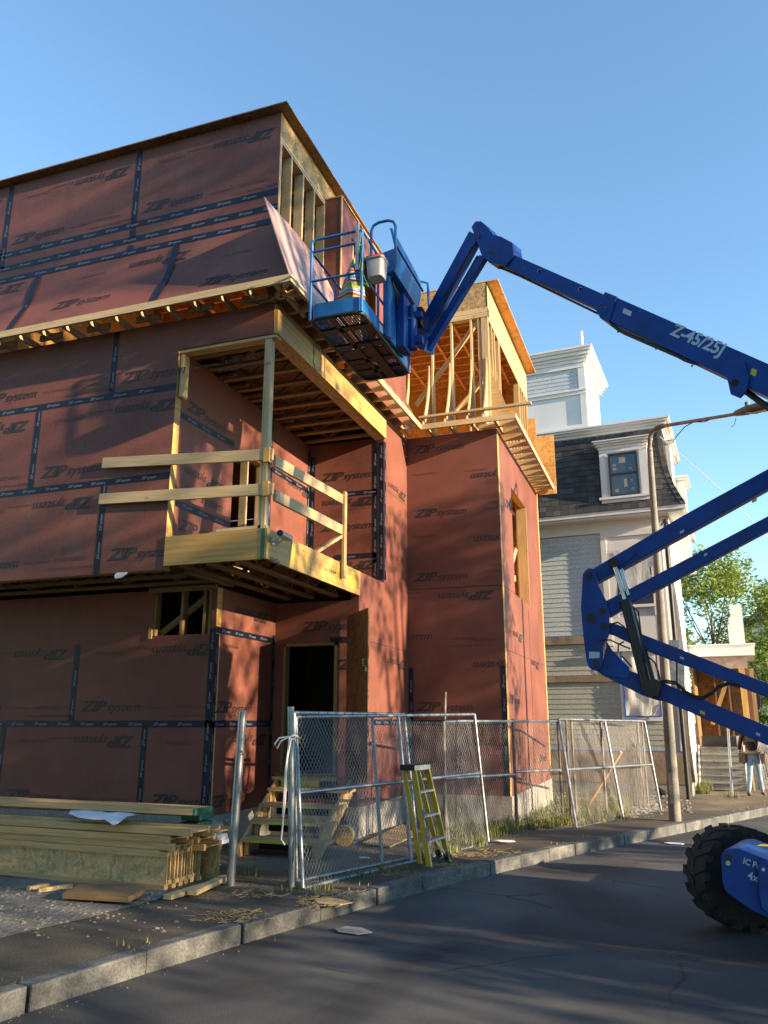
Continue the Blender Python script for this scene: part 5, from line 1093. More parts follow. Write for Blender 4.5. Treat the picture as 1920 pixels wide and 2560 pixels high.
def clap(m,x0,x1,y,z0,z1,st=.125,ax='Y'):
    z=z0
    while z<z1-.02:
        t=min(z+st,z1)
        if ax=='Y': c=[(x0,y-.016,z),(x1,y-.016,z),(x1,y+.0,z),(x0,y+.0,z),(x0,y-.006,t),(x1,y-.006,t),(x1,y,t),(x0,y,t)]
        else: c=[(y,x0,z),(y+.022,x0,z),(y+.022,x1,z),(y,x1,z),(y,x0,t),(y+.006,x0,t),(y+.006,x1,t),(y,x1,t)]
        m.hexa([V(p) for p in c]); z+=st
zb1=L(1400,1592,YH)[1]; zb2_=L(1400,1612,YH)[1]; zc1=L(1420,1690,YH)[1]; zc2=L(1420,1706,YH)[1]; zpap=L(1400,1877,YH)[1]; ztop=6.5
hpart('clapboard','siding',lambda m:clap(m,HX0,-1.45,YH,zb1+.02,ztop))
hpart('clapboard','siding2',lambda m:(clap(m,HX0,-1.45,YH,zc1+.01,zb2_-.01),clap(m,HX0,-1.45,YH,zpap+.03,zc2-.01)))
hpart('clapboard','white',lambda m:clap(m,YH,HB,HX1-.015,.9,6.4,.125,'X'))
hpart('rolled_masking_film','kraft',lambda m:(m.box(HX0,-1.9,YH-.06,YH-.025,zb2_,zb1),m.box(HX0,-2.4,YH-.06,YH-.025,zc2,zc1)))
hpart('blue_tape_line','bluetape',lambda m:(m.box(HX0,-1.9,YH-.03,YH-.024,zb1,zb1+.02),m.box(HX0,HX1,YH-.035,YH-.028,zpap,zpap+.025)))
hpart('masking_paper','kraft',lambda m:(m.box(HX0,HX1+.03,YH-.045,YH-.032,.25,zpap)))
hpart('masking_paper','kraft',lambda m:m.prism([(HX1+.0,YH-.04,.3),(HX1+.10,YH-.05,.3),(HX1+.06,YH-.05,1.4),(HX1+.09,YH-.05,2.3),(HX1+.02,YH-.05,2.9),(HX1-.14,YH-.05,2.9),(HX1-.10,YH-.05,1.6)],(0,.02,0)))
hpart('masking_paper','film',lambda m:m.prism([(HX1-.05,YH-.04,3.3),(HX1+.12,YH-.05,3.3),(HX1+.08,YH-.05,4.4),(HX1+.02,YH-.05,5.3),(HX1-.05,YH-.05,5.3)],(0,.02,0)))
hpart('frieze','white',lambda m:(m.box(HX0,HX1+.01,YH-.05,YH+.0,ztop,6.86),m.box(HX1-.02,HX1+.04,YH-.05,HB,6.4,6.86)))
hpart('corner_board','white',lambda m:m.box(HX1-.17,HX1+.012,YH-.04,YH-.0,zpap+.03,ztop))
# window bay
BX0,BX1=L(1504,1400,YH-.1)[0],-1.45
hpart('bay_trim','white',lambda m:(m.box(BX0,BX0+.14,YH-.10,YH-.0,3.55,6.5),m.box(BX1-.16,BX1,YH-.10,YH,3.55,6.5),m.box(BX0+.141,BX1-.161,YH-.10,YH,6.36,6.5),m.box(BX0+.141,BX1-.161,YH-.06,YH-.0,5.5,6.359),m.box(BX0+.2,BX1-.22,YH-.075,YH-.061,5.62,6.22)))
wx0,_=L(1538,1400,YH-.08); wx1,_=L(1626,1400,YH-.08); wz1=L(1580,1375,YH-.08)[1]; wz0=L(1580,1512,YH-.08)[1]
hpart('bay_trim','white',lambda m:(m.box(BX0+.141,wx0,YH-.09,YH,wz0-.3,5.499),m.box(wx1,BX1-.161,YH-.09,YH,wz0-.3,5.499),m.box(wx0-.05,wx1+.05,YH-.13,YH-.091,wz0-.07,wz0),m.box(BX0+.141,BX1-.161,YH-.085,YH-.001,3.45,wz0-.301),m.box(BX0-.05,BX1+.05,YH-.14,YH-.101,3.4,3.52)))
w1=hpart('window','glass',lambda m:m.box(wx0,wx1,YH-.05,YH-.03,wz0,wz1))
hpart('window_film','film',lambda m:m.prism([(wx0-.02,YH-.10,wz0+.03),(wx1,YH-.10,wz0+.25),(wx1-.05,YH-.10,wz1-.3),(wx1-.1,YH-.1,wz1+.02),(wx0-.08,YH-.10,wz1+.02),(wx0+.2,YH-.10,wz1-.5)],(0,.004,0)),w1)
hpart('window_frame','siding2',lambda m:m.box(wx0,wx1,YH-.07,YH-.051,(wz0+wz1)/2-.03,(wz0+wz1)/2+.03),w1)
lx0,lz1=L(1551,1624,YH-.05); lx1,lz0=L(1655,1792,YH-.05)
w2_=hpart('window','glass',lambda m:m.box(lx0+.02,lx1-.02,YH-.045,YH-.026,lz0,lz1))
hpart('window_frame','white',lambda m:(m.box(lx0-.08,lx0,YH-.05,YH,lz0-.1,lz1+.1),m.box(lx1,lx1+.08,YH-.05,YH,lz0-.1,lz1+.1),m.box(lx0,lx1,YH-.05,YH,lz1,lz1+.1),m.box(lx0,lx1,YH-.05,YH,lz0-.1,lz0)),w2_)
mb=MB(); nx,nz=14,16
vs=[]
for i in range(nx+1):
    for j in range(nz+1):
        u=i/nx;v=j/nz; vs.append((lx0+.03+(lx1-lx0-.06)*u,YH-.075+.02*math.sin(9*u+4*v*math.sin(3*u))*math.sin(7*v+2)+R.uniform(-.006,.006),lz0+.02+(lz1-lz0-.04)*v))
mb.add(vs,[(i*(nz+1)+j,(i+1)*(nz+1)+j,(i+1)*(nz+1)+j+1,i*(nz+1)+j+1) for i in range(nx) for j in range(nz)],None,0,True); mb.v=[tuple(MH@V(v)) for v in mb.v]; mb.build('window_film','film',w2_)
hpart('masking_tape_frame','bluetape',lambda m:(m.box(lx0-.01,lx0+.03,YH-.085,YH-.08,lz0,lz1),m.box(lx1-.03,lx1+.01,YH-.085,YH-.08,lz0,lz0+.3),m.box(lx0+.031,lx1-.031,YH-.085,YH-.08,lz0-.01,lz0+.03),m.box(lx0+.031,lx1-.031,YH-.085,YH-.08,lz1-.03,lz1)),w2_)
# eaves, mansard and cornice
ZM0,ZM1=6.98,9.18
def mo(z): t=max(0,min(1,(ZM1-z)/(ZM1-ZM0))); return .05+.44*t**2.6
YM=YH+.02
hpart('eave','white',lambda m:(m.box(HX0,HX1+.50,YH-.46,YH+.6,6.86,6.97),m.box(HX0,HX1+.44,YH-.40,YH+.6,6.80,6.859)))
hpart('eave_return','white',lambda m:(m.box(HX1-.5,HX1+.50,YH+.601,HB+.3,6.86,6.97)))
hpart('mansard_core','dark',lambda m:m.box(HX0,HX1-.03,YM+.04,HB,6.97,9.2))
mb=MB(); z=ZM0; row=0
while z<ZM1-.03:
    t=min(z+.16,ZM1); xe=HX1+mo(z)-.0; xw=HX0+(.1 if row%2 else 0)
    x=xw
    while x<xe:
        x2=min(x+R.uniform(.19,.205),xe+.0); d=R.uniform(0,.006); y0=YM-mo(z)-.014; y1=YM-mo(t)-.002
        if x2-x>.03:
            xt2=min(x2,HX1+mo(t)); zz_=z-R.uniform(0,.008)
            mb.add([(x+.002,y0-d,zz_),(x2-.004,y0-d,zz_),(xt2-.004,y1,t+.01),(x+.002,y1,t+.01),(x+.002,y0-d+.014,zz_),(x2-.004,y0-d+.014,zz_)],[(0,1,2,3),(0,4,5,1)])
        x=x2
    row+=1; z+=.16
mb.v=[tuple(MH@V(v)) for v in mb.v]; mb.build('slate_shingles','shingle',wh)
mb=MB(); z=ZM0
while z<ZM1-.03:      # right-hand slope and hip cap
    t=min(z+.16,ZM1); y=YM-mo(z)
    while y<HB:
        y2=y+.2; mb.add([(HX1+mo(z)+.014,y+.004,z),(HX1+mo(z)+.014,y2-.004,z),(HX1+mo(t)+.002,y2-.004,t+.01),(HX1+mo(t)+.002,y+.004,t+.01)],[(0,1,2,3)]); y=y2
    a=(HX1+mo(z)+.02,YM-mo(z)-.02,z-.01); b=(HX1+mo(t)+.012,YM-mo(t)-.012,t+.02)
    mb.add([(a[0]-.12,a[1]-.004,a[2]),(a[0],a[1],a[2]),(b[0],b[1],b[2]),(b[0]-.12,b[1]-.004,b[2]),(a[0]+.002,a[1]+.12,a[2]),(b[0]+.002,b[1]+.12,b[2])],[(0,1,2,3),(1,4,5,2)])
    z+=.16
mb.v=[tuple(MH@V(v)) for v in mb.v]; mb.build('slate_shingles','shingle',wh)
def crown(m,x0,x1,y0,y1,zs_,os_):
    """stack of mouldings round a block: list of heights and overhangs"""
    for i in range(len(zs_)-1): m.box(x0-os_[i],x1+os_[i],y0-os_[i],y1+os_[i],zs_[i]+(.001 if i else 0),zs_[i+1])
hpart('cornice','white',lambda m:crown(m,HX0,HX1-.02,YM+.1,HB,[9.14,9.22,9.30,9.36,9.42,9.47],[.10,.14,.20,.27,.31]))
# dormer
dx0,_=L(1497,1130,YH-.35); dx1=L(1617,1130,YH-.35)[0]; dz1=L(1500,1128,YH-.35)[1]; dz0=L(1500,1250,YH-.35)[1]
YDm=YH-.35
hpart('dormer','white',lambda m:m.box(dx0,dx1,YDm,YH+.2,dz0,dz1+.02))
hpart('dormer_crown','white',lambda m:crown(m,dx0,dx1,YDm,YH+.2,[dz1+.021,dz1+.10,dz1+.16,dz1+.22,dz1+.25],[.02,.06,.11,.15]))
hpart('dormer_sill','white',lambda m:(m.box(dx0-.06,dx1+.06,YDm-.10,YDm-.002,dz0-.03,dz0+.03),m.box(dx0-.01,dx1+.01,YDm-.05,YDm-.002,dz0-.12,dz0-.031)))
hpart('dormer_trim','white',lambda m:(m.box(dx0+.001,dx0+.16,YDm-.022,YDm-.002,dz0+.031,dz1-.02),m.box(dx1-.2,dx1-.001,YDm-.022,YDm-.002,dz0+.031,dz1-.02),m.box(dx0+.161,dx1-.201,YDm-.022,YDm-.002,dz1-.08,dz1-.02)))
gx0,gz1=L(1519,1136,YDm-.03); gx1=L(1592,1136,YDm-.03)[0]; gz0=L(1530,1243,YDm-.03)[1]; gm=(gz0+gz1)/2+.02
wd_=hpart('window','glass',lambda m:m.box(gx0+.03,gx1-.03,YDm-.030,YDm-.020,gz0+.03,gz1-.03))
hpart('window_frame','blackframe',lambda m:(m.box(gx0,gx0+.05,YDm-.055,YDm-.02,gz0,gz1),m.box(gx1-.05,gx1,YDm-.055,YDm-.02,gz0,gz1),m.box(gx0+.051,gx1-.051,YDm-.055,YDm-.02,gz1-.05,gz1),m.box(gx0+.051,gx1-.051,YDm-.055,YDm-.02,gz0,gz0+.05),m.box(gx0+.051,gx1-.051,YDm-.05,YDm-.02,gm-.025,gm+.025)),wd_)
hpart('window_sticker','conc',lambda m:[m.box(gx0+a,gx0+a+w_,YDm-.034,YDm-.031,gz1-b-h_,gz1-b) for a,b,w_,h_ in ((.27,.13,.16,.15),(.10,.30,.08,.06),(.10,.39,.09,.08),(.52,.42,.07,.07),(.36,.72,.08,.22),(.12,.98,.09,.08),(.52,.75,.08,.07),(.53,.97,.08,.07))],wd_)
# tower
TX0,TX1=-6.2,L(1466,1000,YH)[0]; TY0,TY1=YH+.02,YH+2.6
zt_c=L(1466,907,YH)[1]; zpan=L(1400,985,YH)[1]
hpart('tower_wall','white',lambda m:m.box(TX0,TX1,TY0,TY1,9.3,11.6))
zs_t=L(1450,977,YH)[1]; 
hpart('tower_clapboard','siding',lambda m:clap(m,TX0,TX1-.20,TY0-.002,zs_t+.02,11.28,.115))
hpart('tower_trim','white',lambda m:(m.box(TX1-.18,TX1+.01,TY0-.04,TY0-.003,zs_t+.05,11.3),m.box(TX0,TX1+.01,TY0-.05,TY0-.003,zs_t-.1,zs_t+.0),m.box(TX0,TX1+.04,TY0-.08,TY0-.003,zs_t+.001,zs_t+.045),m.box(TX1-.16,TX1+.01,TY0-.04,TY0-.003,9.5,zs_t-.101),m.box(TX0,TX1-.161,TY0-.04,TY0-.003,9.48,9.62),m.box(TX0,TX1,TY0-.05,TY0-.003,11.301,11.45)))
hpart('tower_crown','white',lambda m:crown(m,TX0,TX1,TY0,TY1,[11.451,11.55,11.63,11.73,11.80,11.86],[.08,.12,.18,.24,.27]))

a=L(1455,862,YH+.9); hpart('vent_pipe','white',lambda m:m.tube([(a[0],YH+.9,a[1]-.3),(a[0],YH+.9,a[1]+.42)],.045,10))
# dormers on the right-hand slope
for yp,p0,p1,zt_ in ((YH+1.1,(1659,1100),(1695,1150),0),(YH+2.4,(1688,1192),(1731,1250),0)):
    xa=L(p0[0],p0[1],yp)[0]; xb_=L(p1[0]-8,p1[1],yp)[0]; za=L(p0[0],p0[1]+6,yp)[1]; zb_=L(p1[0]-12,p1[1]+60,yp)[1]
    hpart('side_dormer','white',lambda m:m.box(min(xa,-1.25)-.4,xb_-.10,yp,yp+1.2,zb_-.35,za-.12)); hpart('side_dormer_roof','white',lambda m:(crown(m,min(xa,-1.2)-.4,xb_-.12,yp+.05,yp+1.2,[za-.119,za-.05,za+.02,za+.06],[.04,.10,.15])))
# side bay on the right wall
hpart('side_bay','white',lambda m:(m.box(HX1,HX1+.40,YH+1.9,YH+3.2,5.9,6.79),m.box(HX1,HX1+.46,YH+1.8,YH+3.3,5.80,5.899)))
# porch
YP=24.9; px0=HX1+.05
pz1=L(1800,1612,YP)[1]; pz0=L(1800,1640,YP)[1]; pfx=L(1888,1640,YP)[0]; pfl=L(1800,1868,YP)[1]
hpart('porch_roof','white',lambda m:(m.box(px0-.3,pfx,YP,YP+3,pz0,pz1-.02),m.box(px0-.3,pfx+.03,YP-.03,YP+3.03,pz1-.019,pz1+.02)))
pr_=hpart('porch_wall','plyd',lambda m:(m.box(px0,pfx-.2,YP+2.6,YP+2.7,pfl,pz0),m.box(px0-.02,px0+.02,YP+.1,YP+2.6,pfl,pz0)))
hpart('porch_beam','rust',lambda m:(m.box(px0,pfx-.22,YP+.12,YP+.24,pz0-.35,pz0-.001),m.box(pfx-.42,pfx-.26,YP+.3,YP+2.4,pz0-.4,pz0-.001)))
o_=L(1850,1640,YP)[0]
for x in (o_,o_+.22): hpart('porch_post','rim' if x==o_ else 'pine',lambda m:m.box(x-.08,x+.08,YP+.10+ (x-o_),YP+.26+(x-o_),pfl,pz0-.352))
hpart('porch_post','zip',lambda m:m.box(o_+.09,o_+.19,YP+.12,YP+.22,pfl,pz0-.36))
for x in (px0+.5,px0+.9,px0+1.3): hpart('stud','truss',lambda m:m.box(x,x+.05,YP+2.45,YP+2.59,pfl,pz0))
hpart('diagonal_brace','pine',lambda m:m.beam((px0+.35,YP+2.3,pfl+.6),(px0+1.0,YP+2.3,pz0-.3),.05,.12))
hpart('porch_floor','zip',lambda m:m.box(px0,pfx-.1,YP+.1,YP+2.7,pfl-.25,pfl)); hpart('porch_base','conc',lambda m:m.box(px0,pfx-.15,YP+.2,YP+2.6,-.4,pfl-.251))
hpart('stored_block','white',lambda m:m.box(px0+.75,px0+1.15,YP+1.2,YP+1.5,pfl,pfl+.28))
hpart('stored_frame','black',lambda m:(m.box(px0+.1,px0+1.0,YP+.05,YP+.09,pfl+.02,pfl+.30),m.box(px0+.62,px0+.68,YP+.0,YP+.045,pfl-.2,pfl+.2)))
# stepped white trim boards standing on the porch roof
sx0,sz0=L(1822,1592,YP+.4); sx1=L(1862,1592,YP+.4)[0]; sz1=L(1850,1512,YP+.4)[1]
hpart('trim_board','white',lambda m:(m.box(sx0+.25*(sx1-sx0),sx1,YP+.4,YP+.43,pz1+.02,sz1),m.box(sx0+.1*(sx1-sx0),sx0+.25*(sx1-sx0)-.002,YP+.4,YP+.43,pz1+.02,sz1-.35),m.box(sx0,sx0+.1*(sx1-sx0)-.002,YP+.4,YP+.43,pz1+.02,sz1-.55)))
# porch steps
sp=thing('porch_steps',tuple(MH@V((0,24.3,-.1))),'grey wooden steps with white side boards leading up to the orange porch','steps')
sxa,sxb=L(1752,1900,24.2)[0],L(1858,1900,24.2)[0]; nst=6; gzp=gz(24)+.118
for i in range(nst):
    z_=gzp+.03+(pfl-gzp-.03)*(i+1)/nst; y_=23.75+.19*i
    hpart('tread','lampconc',lambda m:m.box(sxa,sxb,y_-.04,y_+.18,z_-.03,z_),sp); hpart('riser','conc',lambda m:m.box(sxa,sxb,y_,y_+.02,z_-(pfl-gzp)/nst,z_-.031),sp)
hpart('side_board','white',lambda m:m.beam((sxa-.05,23.7,gzp),(sxa-.05,24.95,pfl),.04,.16),sp); hpart('side_board','white',lambda m:m.beam((sxb+.05,23.7,gzp),(sxb+.05,24.95,pfl),.04,.16),sp)
hpart('rail_post','pinegreen',lambda m:m.beam((sxb+.2,24.0,gzp),(sxb+.15,24.1,pfl+.75),.05,.05,up=(1,0,0)),sp)
q=G(1766,1000+990,.1); 
mb=MB(); a_=P(1820,1820,Y=23.2); b_=G(1831,1993,.11); mb.tube([a_,b_],.03,8); tag(mb.build('pipe','galv'),'thin grey metal pole standing in front of the porch steps','pole')
# dark rubbish bags
for x,y,w_,l in ((1655,1990,.55,'black plastic sack lying left of the lamp post foot'),(1712,1985,.45,'grey shiny plastic sack lying right of the lamp post foot')):
    q=G(x,y,.11); mb=MB(); loft(mb,[ring((q.x,q.y,q.z+z),w_*.5*r_,w_*.35*r_,18,.03*r_,z*20) for z,r_ in ((0,.75),(.08,1.),(.18,.9),(.27,.55),(.31,.15))]); tag(mb.build('rubbish_sack','black' if w_>.5 else 'galvd'),l,'rubbish bag')

# ================================================================ STREET LAMP AND SERVICE POLE
q=G(1688,2058,.10); tp_=P(1624,1120,Y=q.y); sl_=thing('street_lamp',(q.x,q.y,q.z),'tall tapering concrete street lamp with a long curved arm over the road','street lamp')
def lamp(n_,m,fn): mb=MB(); fn(mb); return mb.build(n_,m,sl_)
lamp('pole','lampconc',lambda m:m.tube([(q.x,q.y,-.2),(tp_.x,tp_.y,tp_.z)],[.102,.052],8))
ar=[tp_,P(1625,1095,Y=q.y-.02),P(1630,1080,Y=q.y-.05),P(1640,1071,Y=q.y-.1),P(1662,1064,Y=q.y-.2)]
lamp('pole_bend','galvd',lambda m:m.tube([(tp_.x,tp_.y,tp_.z-.25)]+ar,.044,10))
ae=P(1840,1035,Y=q.y-.9); lamp('arm','rust',lambda m:m.tube([P(1655,1065.5,Y=q.y-.18),ae],[.035,.03],10))
hd0,hd1=P(1836,1036,Y=q.y-.88),P(1935,1010,Y=q.y-1.3); d_=(hd1-hd0)
mb=MB(); secs=[]
for t_,w_,h_ in ((0,.04,.04),(.05,.07,.06),(.3,.11,.09),(.6,.15,.09),(.9,.12,.07),(1,.04,.03)):
    c=hd0+d_*t_; s_=d_.normalized().cross(UP).normalized(); u_=s_.cross(d_.normalized()); secs.append([c+s_*w_*math.cos(a)+u_*h_*math.sin(a)*(1 if math.sin(a)>0 else .7) for a in [2*math.pi*i/14 for i in range(14)]])
loft(mb,secs); mb.build('lamp_head','galvd',sl_)
lamp('photocell','lampconc',lambda m:m.tube([hd0+d_*.35+V((0,0,.06)),hd0+d_*.35+V((0,0,.16))],.04,10))
lamp('lamp_lens','film',lambda m:loft(m,[[hd0+d_*t_-UP*(.05+.02*k)+d_.normalized().cross(UP).normalized()*w_*(1-.3*k)*math.cos(a)+d_.normalized()*.04*math.sin(a) for a in [2*math.pi*i/10 for i in range(10)]] for t_,w_,k in ((.35,.08,0),(.5,.11,1),(.8,.11,1),(.92,.07,0))]))
lamp('lamp_cable','black',lambda m:(m.tube([P(1681,1106,Y=q.y-.1),P(1690,1092,Y=q.y-.3),P(1712,1067,Y=q.y-.4),P(1734,1055,Y=q.y-.5),P(1760,1055,Y=q.y-.6),P(1788,1044,Y=q.y-.7)],.009,5),m.tube([P(1840,1045,Y=q.y-.9),P(1836,1062,Y=q.y-.9),P(1828,1068,Y=q.y-.9)],.006,5)))
lamp('hand_hole_plate','galvd',lambda m:m.box(q.x-.05,q.x+.0,q.y-.142,q.y-.125,.35,.85))
svc=thing('service_pole',(.1,21,-.1),'slim dark service pole with grey meter boxes beside the house corner','pole'); b_=G(1722,1997,.1); tt=P(1663,1318,Y=20.4)
b_=P(1722,1997,Y=20.4) 
def sv(n_,m,fn): mb=MB(); fn(mb); return mb.build(n_,m,svc)
sv('pole','black',lambda m:m.tube([b_+V((0,0,-.3)),tt],.052,10)); sv('pole_trim','lampconc',lambda m:m.beam(b_+V((.07,0,-.2)),P(1697,1700,Y=20.4)+V((.07,0,0)),.03,.05,up=(1,0,0)))
sv('pole_cap','black',lambda m:(m.beam(tt,tt+V((0,0,.2)),.07,.07,up=(1,0,0)),m.tube([tt+V((-.09,0,.05)),tt+V((0,-.02,.2)),tt+V((.10,0,.03))],.02,6)))
for x0,y0,x1,y1 in ((1672,1600,1698,1618),(1673,1655,1690,1706),(1694,1655,1712,1715)): sv('meter_box','galv',lambda m:m.prism([P(x,y,Y=20.25) for x,y in ((x0,y0),(x1,y0),(x1,y1),(x0,y1))],(0,.12,0)))
mb=MB(); mb.tube([P(1650,1092,Y=21),P(1700,1135,Y=20),P(1760,1187,Y=19),P(1830,1250,Y=18),P(1920,1345,Y=17),P(2000,1440,Y=16.5)],.008,5); tag(mb.build('service_cable','paper'),'pale twisted cable hanging from the roof corner across the sky','cable')

# ================================================================ TREES AND NEIGHBOUR
def tree(name,base,h,rad_,n,leaf,ms,label,trunk_r=.12,clumps=26,low=.35,seed=1,group=None,sq=.85):
    r=random.Random(seed); t=thing(name,base,label,'tree',group); b=V(base); mb=MB()
    mb.tube([b+V((0,0,-.2)),b+V((.05,0,h*.25)),b+V((-.05,.05,h*.5)),b+V((.05,0,h*.75))],[trunk_r,trunk_r*.8,trunk_r*.55,trunk_r*.25],8)
    cl=[]
    for i in range(clumps):
        z=h*(low+(1-low)*r.random()); f=(z/h-low)/(1-low); rr_=rad_*math.sin(math.pi*min(.97,max(.12,f*.85+.12)))**.7; a=r.random()*6.28; d=rr_*math.sqrt(r.uniform(.15,1))
        c=b+V((d*math.cos(a),d*math.sin(a),z)); cl.append((c,rad_*r.uniform(.22,.42)))
        z0=h*max(.18,(z/h)*r.uniform(.55,.75)); s=b+V((0,0,z0)); m=(s+c)/2+V((r.uniform(-.2,.2),r.uniform(-.2,.2),r.uniform(-.3,.1))); mb.tube([s,m,c],[trunk_r*.32,trunk_r*.2,.012],5,caps=False)
        for k in range(3): mb.tube([c-(c-m)*.3,c+V((r.uniform(-1,1),r.uniform(-1,1),r.uniform(-.6,.9)))*cl[-1][1]],[.012,.004],4,caps=False)
    mb.build('trunk','bark',t)
    lb=MB(); per=n//clumps
    for c,cr in cl:
        for i in range(per):
            d=V((r.gauss(0,1),r.gauss(0,1),r.gauss(0,1))).normalized()*cr*r.random()**.45; d.z*=sq; p=c+d
            a=V((r.gauss(0,1),r.gauss(0,1),r.gauss(0,.6))).normalized(); e=a.cross(V((r.gauss(0,1),r.gauss(0,1),r.gauss(0,1)))).normalized(); l=leaf*r.uniform(.6,1.2); w_=l*.42
            lb.add([p-a*l/2,p+e*w_/2,p+a*l/2,p-e*w_/2],[(0,1,2,3)])
    lb.build('crown',ms,t); return t
tree('tree',(1.7,36,-.4),8.7,2.9,17000,.20,'leaf','loose yellow green tree rising behind the left part of the porch roof',.10,34,.3,3)
tree('tree',(4.6,38,-.4),7.6,2.6,13000,.20,'leaf','yellow green tree behind the right end of the porch roof',.10,28,.25,5)
tree('tree',(2.75,31.5,-.4),4.5,1.1,6000,.15,'leafd','dense darker green bush tree beside the right porch post',.08,20,.12,8)
tree('tree',(4.3,33.0,-.4),5.6,1.5,5500,.16,'leaf','low yellow green tree at the right edge of the photo',.08,20,.2,9)
nb=thing('neighbour_house',(9,47,-.4),'pale grey green house half hidden behind trees at the right edge','house')
def npart(n_,m,fn): mb=MB(); fn(mb); return mb.build(n_,m,nb)
npart('wall',mat('pale_green_wall',(.42,.45,.38),.7),lambda m:m.box(4.2,16,44,54,-.5,6.6)); npart('roof',mat('grey_roof',(.10,.10,.105),.8),lambda m:m.hexa([V(p) for p in ((3.6,43.4,6.6),(16.6,43.4,6.6),(16.6,54.6,6.6),(3.6,54.6,6.6),(6,46,8.2),(15,46,8.2),(15,52,8.2),(6,52,8.2))]))
for x in (6,8.5): npart('window','glass',lambda m:m.box(x,x+.9,43.97,43.995,3.6,5.2))
# wire gate behind the worker
gt=thing('yard_gate',(2.6,26,-.2),'grey chain link gate behind the worker at the right edge','gate')
mb=MB(); a,b=G(1900,1975,.12),V((4.5,29,-.1)); mb.tube([a,a+V((0,0,1.35)),b+V((0,0,1.35)),b],.03,8); mb.build('frame','galv',gt); chain('wire_mesh',a,b-a,(0,0,1.3),.1,.003,gt)
mb=MB(); 
for x in (1862,1893,1905): a=G(x,1968,.1); mb.tube([a,a+V((.05,-.05,.95))],.03,6)
mb.build('white_stand','white',gt)

# ================================================================ WORKER
wp=G(1893,1990,.125); WK=V((wp.x,wp.y,wp.z)); 
person=None
def skin(name,nodes,edges,m,parent=None,sub=2,root=0):
    me=bpy.data.meshes.new(name); me.from_pydata([tuple(WK+rt2(V(n_[0]))) for n_ in nodes],edges,[]); o=bpy.data.objects.new(name,me); COL.objects.link(o); me.materials.append(M[m] if isinstance(m,str) else m)
    sk=o.modifiers.new('skin','SKIN'); sk.use_smooth_shade=True
    for i,n_ in enumerate(nodes): me.skin_vertices[0].data[i].radius=(n_[1],n_[2] if len(n_)>2 else n_[1]); me.skin_vertices[0].data[i].use_root=(i==root)
    su=o.modifiers.new('sub','SUBSURF'); su.levels=sub; su.render_levels=sub
    if parent: o.parent=parent
    return o
face=rad(-16)      # walks away from the viewer, slightly to the right
def rt2(v): return V((v.x*math.cos(face)-v.y*math.sin(face),v.x*math.sin(face)+v.y*math.cos(face),v.z))
skinm=mat('skin',(.40,.22,.15),.55); jean=mat('faded_jeans',(.2,.3,.42),.8,build=noisy((.09,.16,.27),(.30,.40,.50),7,5)); top=mat('black_top',(.015,.012,.015),.8)
bd=[((0,0,.93),.125,.10),((0,.0,1.10),.12,.09),((0,.02,1.30),.155,.105),((0,.01,1.44),.11,.075),((0,.015,1.52),.05,.05),((0,.03,1.58),.055,.055),((0,.03,1.66),.080,.095),((0,.03,1.74),.055,.07),
 ((-.19,0,1.42),.05),((-.27,-.03,1.17),.042),((-.30,.05,.95),.032),((-.31,.08,.87),.030,.018),
 ((.19,0,1.42),.05),((.25,-.06,1.18),.042),((.22,-.02,1.36),.033),((.20,.0,1.43),.03,.018),
 ((-.08,.02,.86),.082,.085),((-.09,-.10,.48),.055),((-.11,-.30,.13),.036),((-.11,-.26,.06),.022),((-.12,-.18,.05),.018,.014),
 ((.08,.02,.86),.082,.085),((.07,.14,.50),.056),((.11,.12,.12),.036),((.11,.12,.06),.022),((.12,.22,.05),.018,.014)]
ed=[(0,1),(1,2),(2,3),(3,4),(4,5),(5,6),(6,7),(3,8),(8,9),(9,10),(10,11),(3,12),(12,13),(13,14),(14,15),(0,16),(16,17),(17,18),(18,19),(19,20),(0,21),(21,22),(22,23),(23,24),(24,25)]
person=skin('person',bd,ed,skinm); tag(person,'worker in a black top and faded jeans with a tool belt walking away','person')
g=lambda n_,k:(n_[0],)+tuple(r_*k for r_ in n_[1:])
skin('jeans',[g(bd[0],1.06),g(bd[16],1.08),g(bd[17],1.18),((-.11,-.30,.10),.050),g(bd[21],1.08),g(bd[22],1.18),((.11,.12,.10),.052),((0,0,1.0),.125,.10)],[(0,1),(1,2),(2,3),(0,4),(4,5),(5,6),(0,7)],jean,person)
skin('shirt',[((0,0,1.0),.135,.105),g(bd[1],1.1),g(bd[2],1.09),g(bd[3],1.1),g(bd[8],1.2),g(bd[9],1.22),((-.29,.02,1.05),.045),g(bd[12],1.2),g(bd[13],1.22),((.23,-.03,1.30),.045),((0,.015,1.49),.062,.062)],[(0,1),(1,2),(2,3),(3,4),(4,5),(5,6),(3,7),(7,8),(8,9),(3,10)],top,person)
skin('shoe',[((-.11,-.29,.10),.062),((-.12,-.26,.055),.062,.05),((-.12,-.10,.045),.052,.042)],[(0,1),(1,2)],M['bark'],person,2); skin('shoe',[((.11,.11,.10),.062),((.115,.14,.055),.062,.05),((.12,.29,.045),.052,.042)],[(0,1),(1,2)],M['bark'],person,2)
skin('hair',[((0,.02,1.66),.088,.10),((0,.02,1.745),.066,.078)],[(0,1)],'dark',person,2)
for i in range(4): skin('finger',[((-.30-.012+.016*i-.01,.075+.004*i,.86),.010),((-.31-.012+.016*i-.01,.09,.82),.009),((-.30-.01+.015*i-.01,.095,.785+.004*abs(i-1.5)),.008)],[(0,1),(1,2)],skinm,person,1)
skin('thumb',[((-.285,.10,.90),.011),((-.275,.12,.865),.010),((-.28,.125,.835),.009)],[(0,1),(1,2)],skinm,person,1)
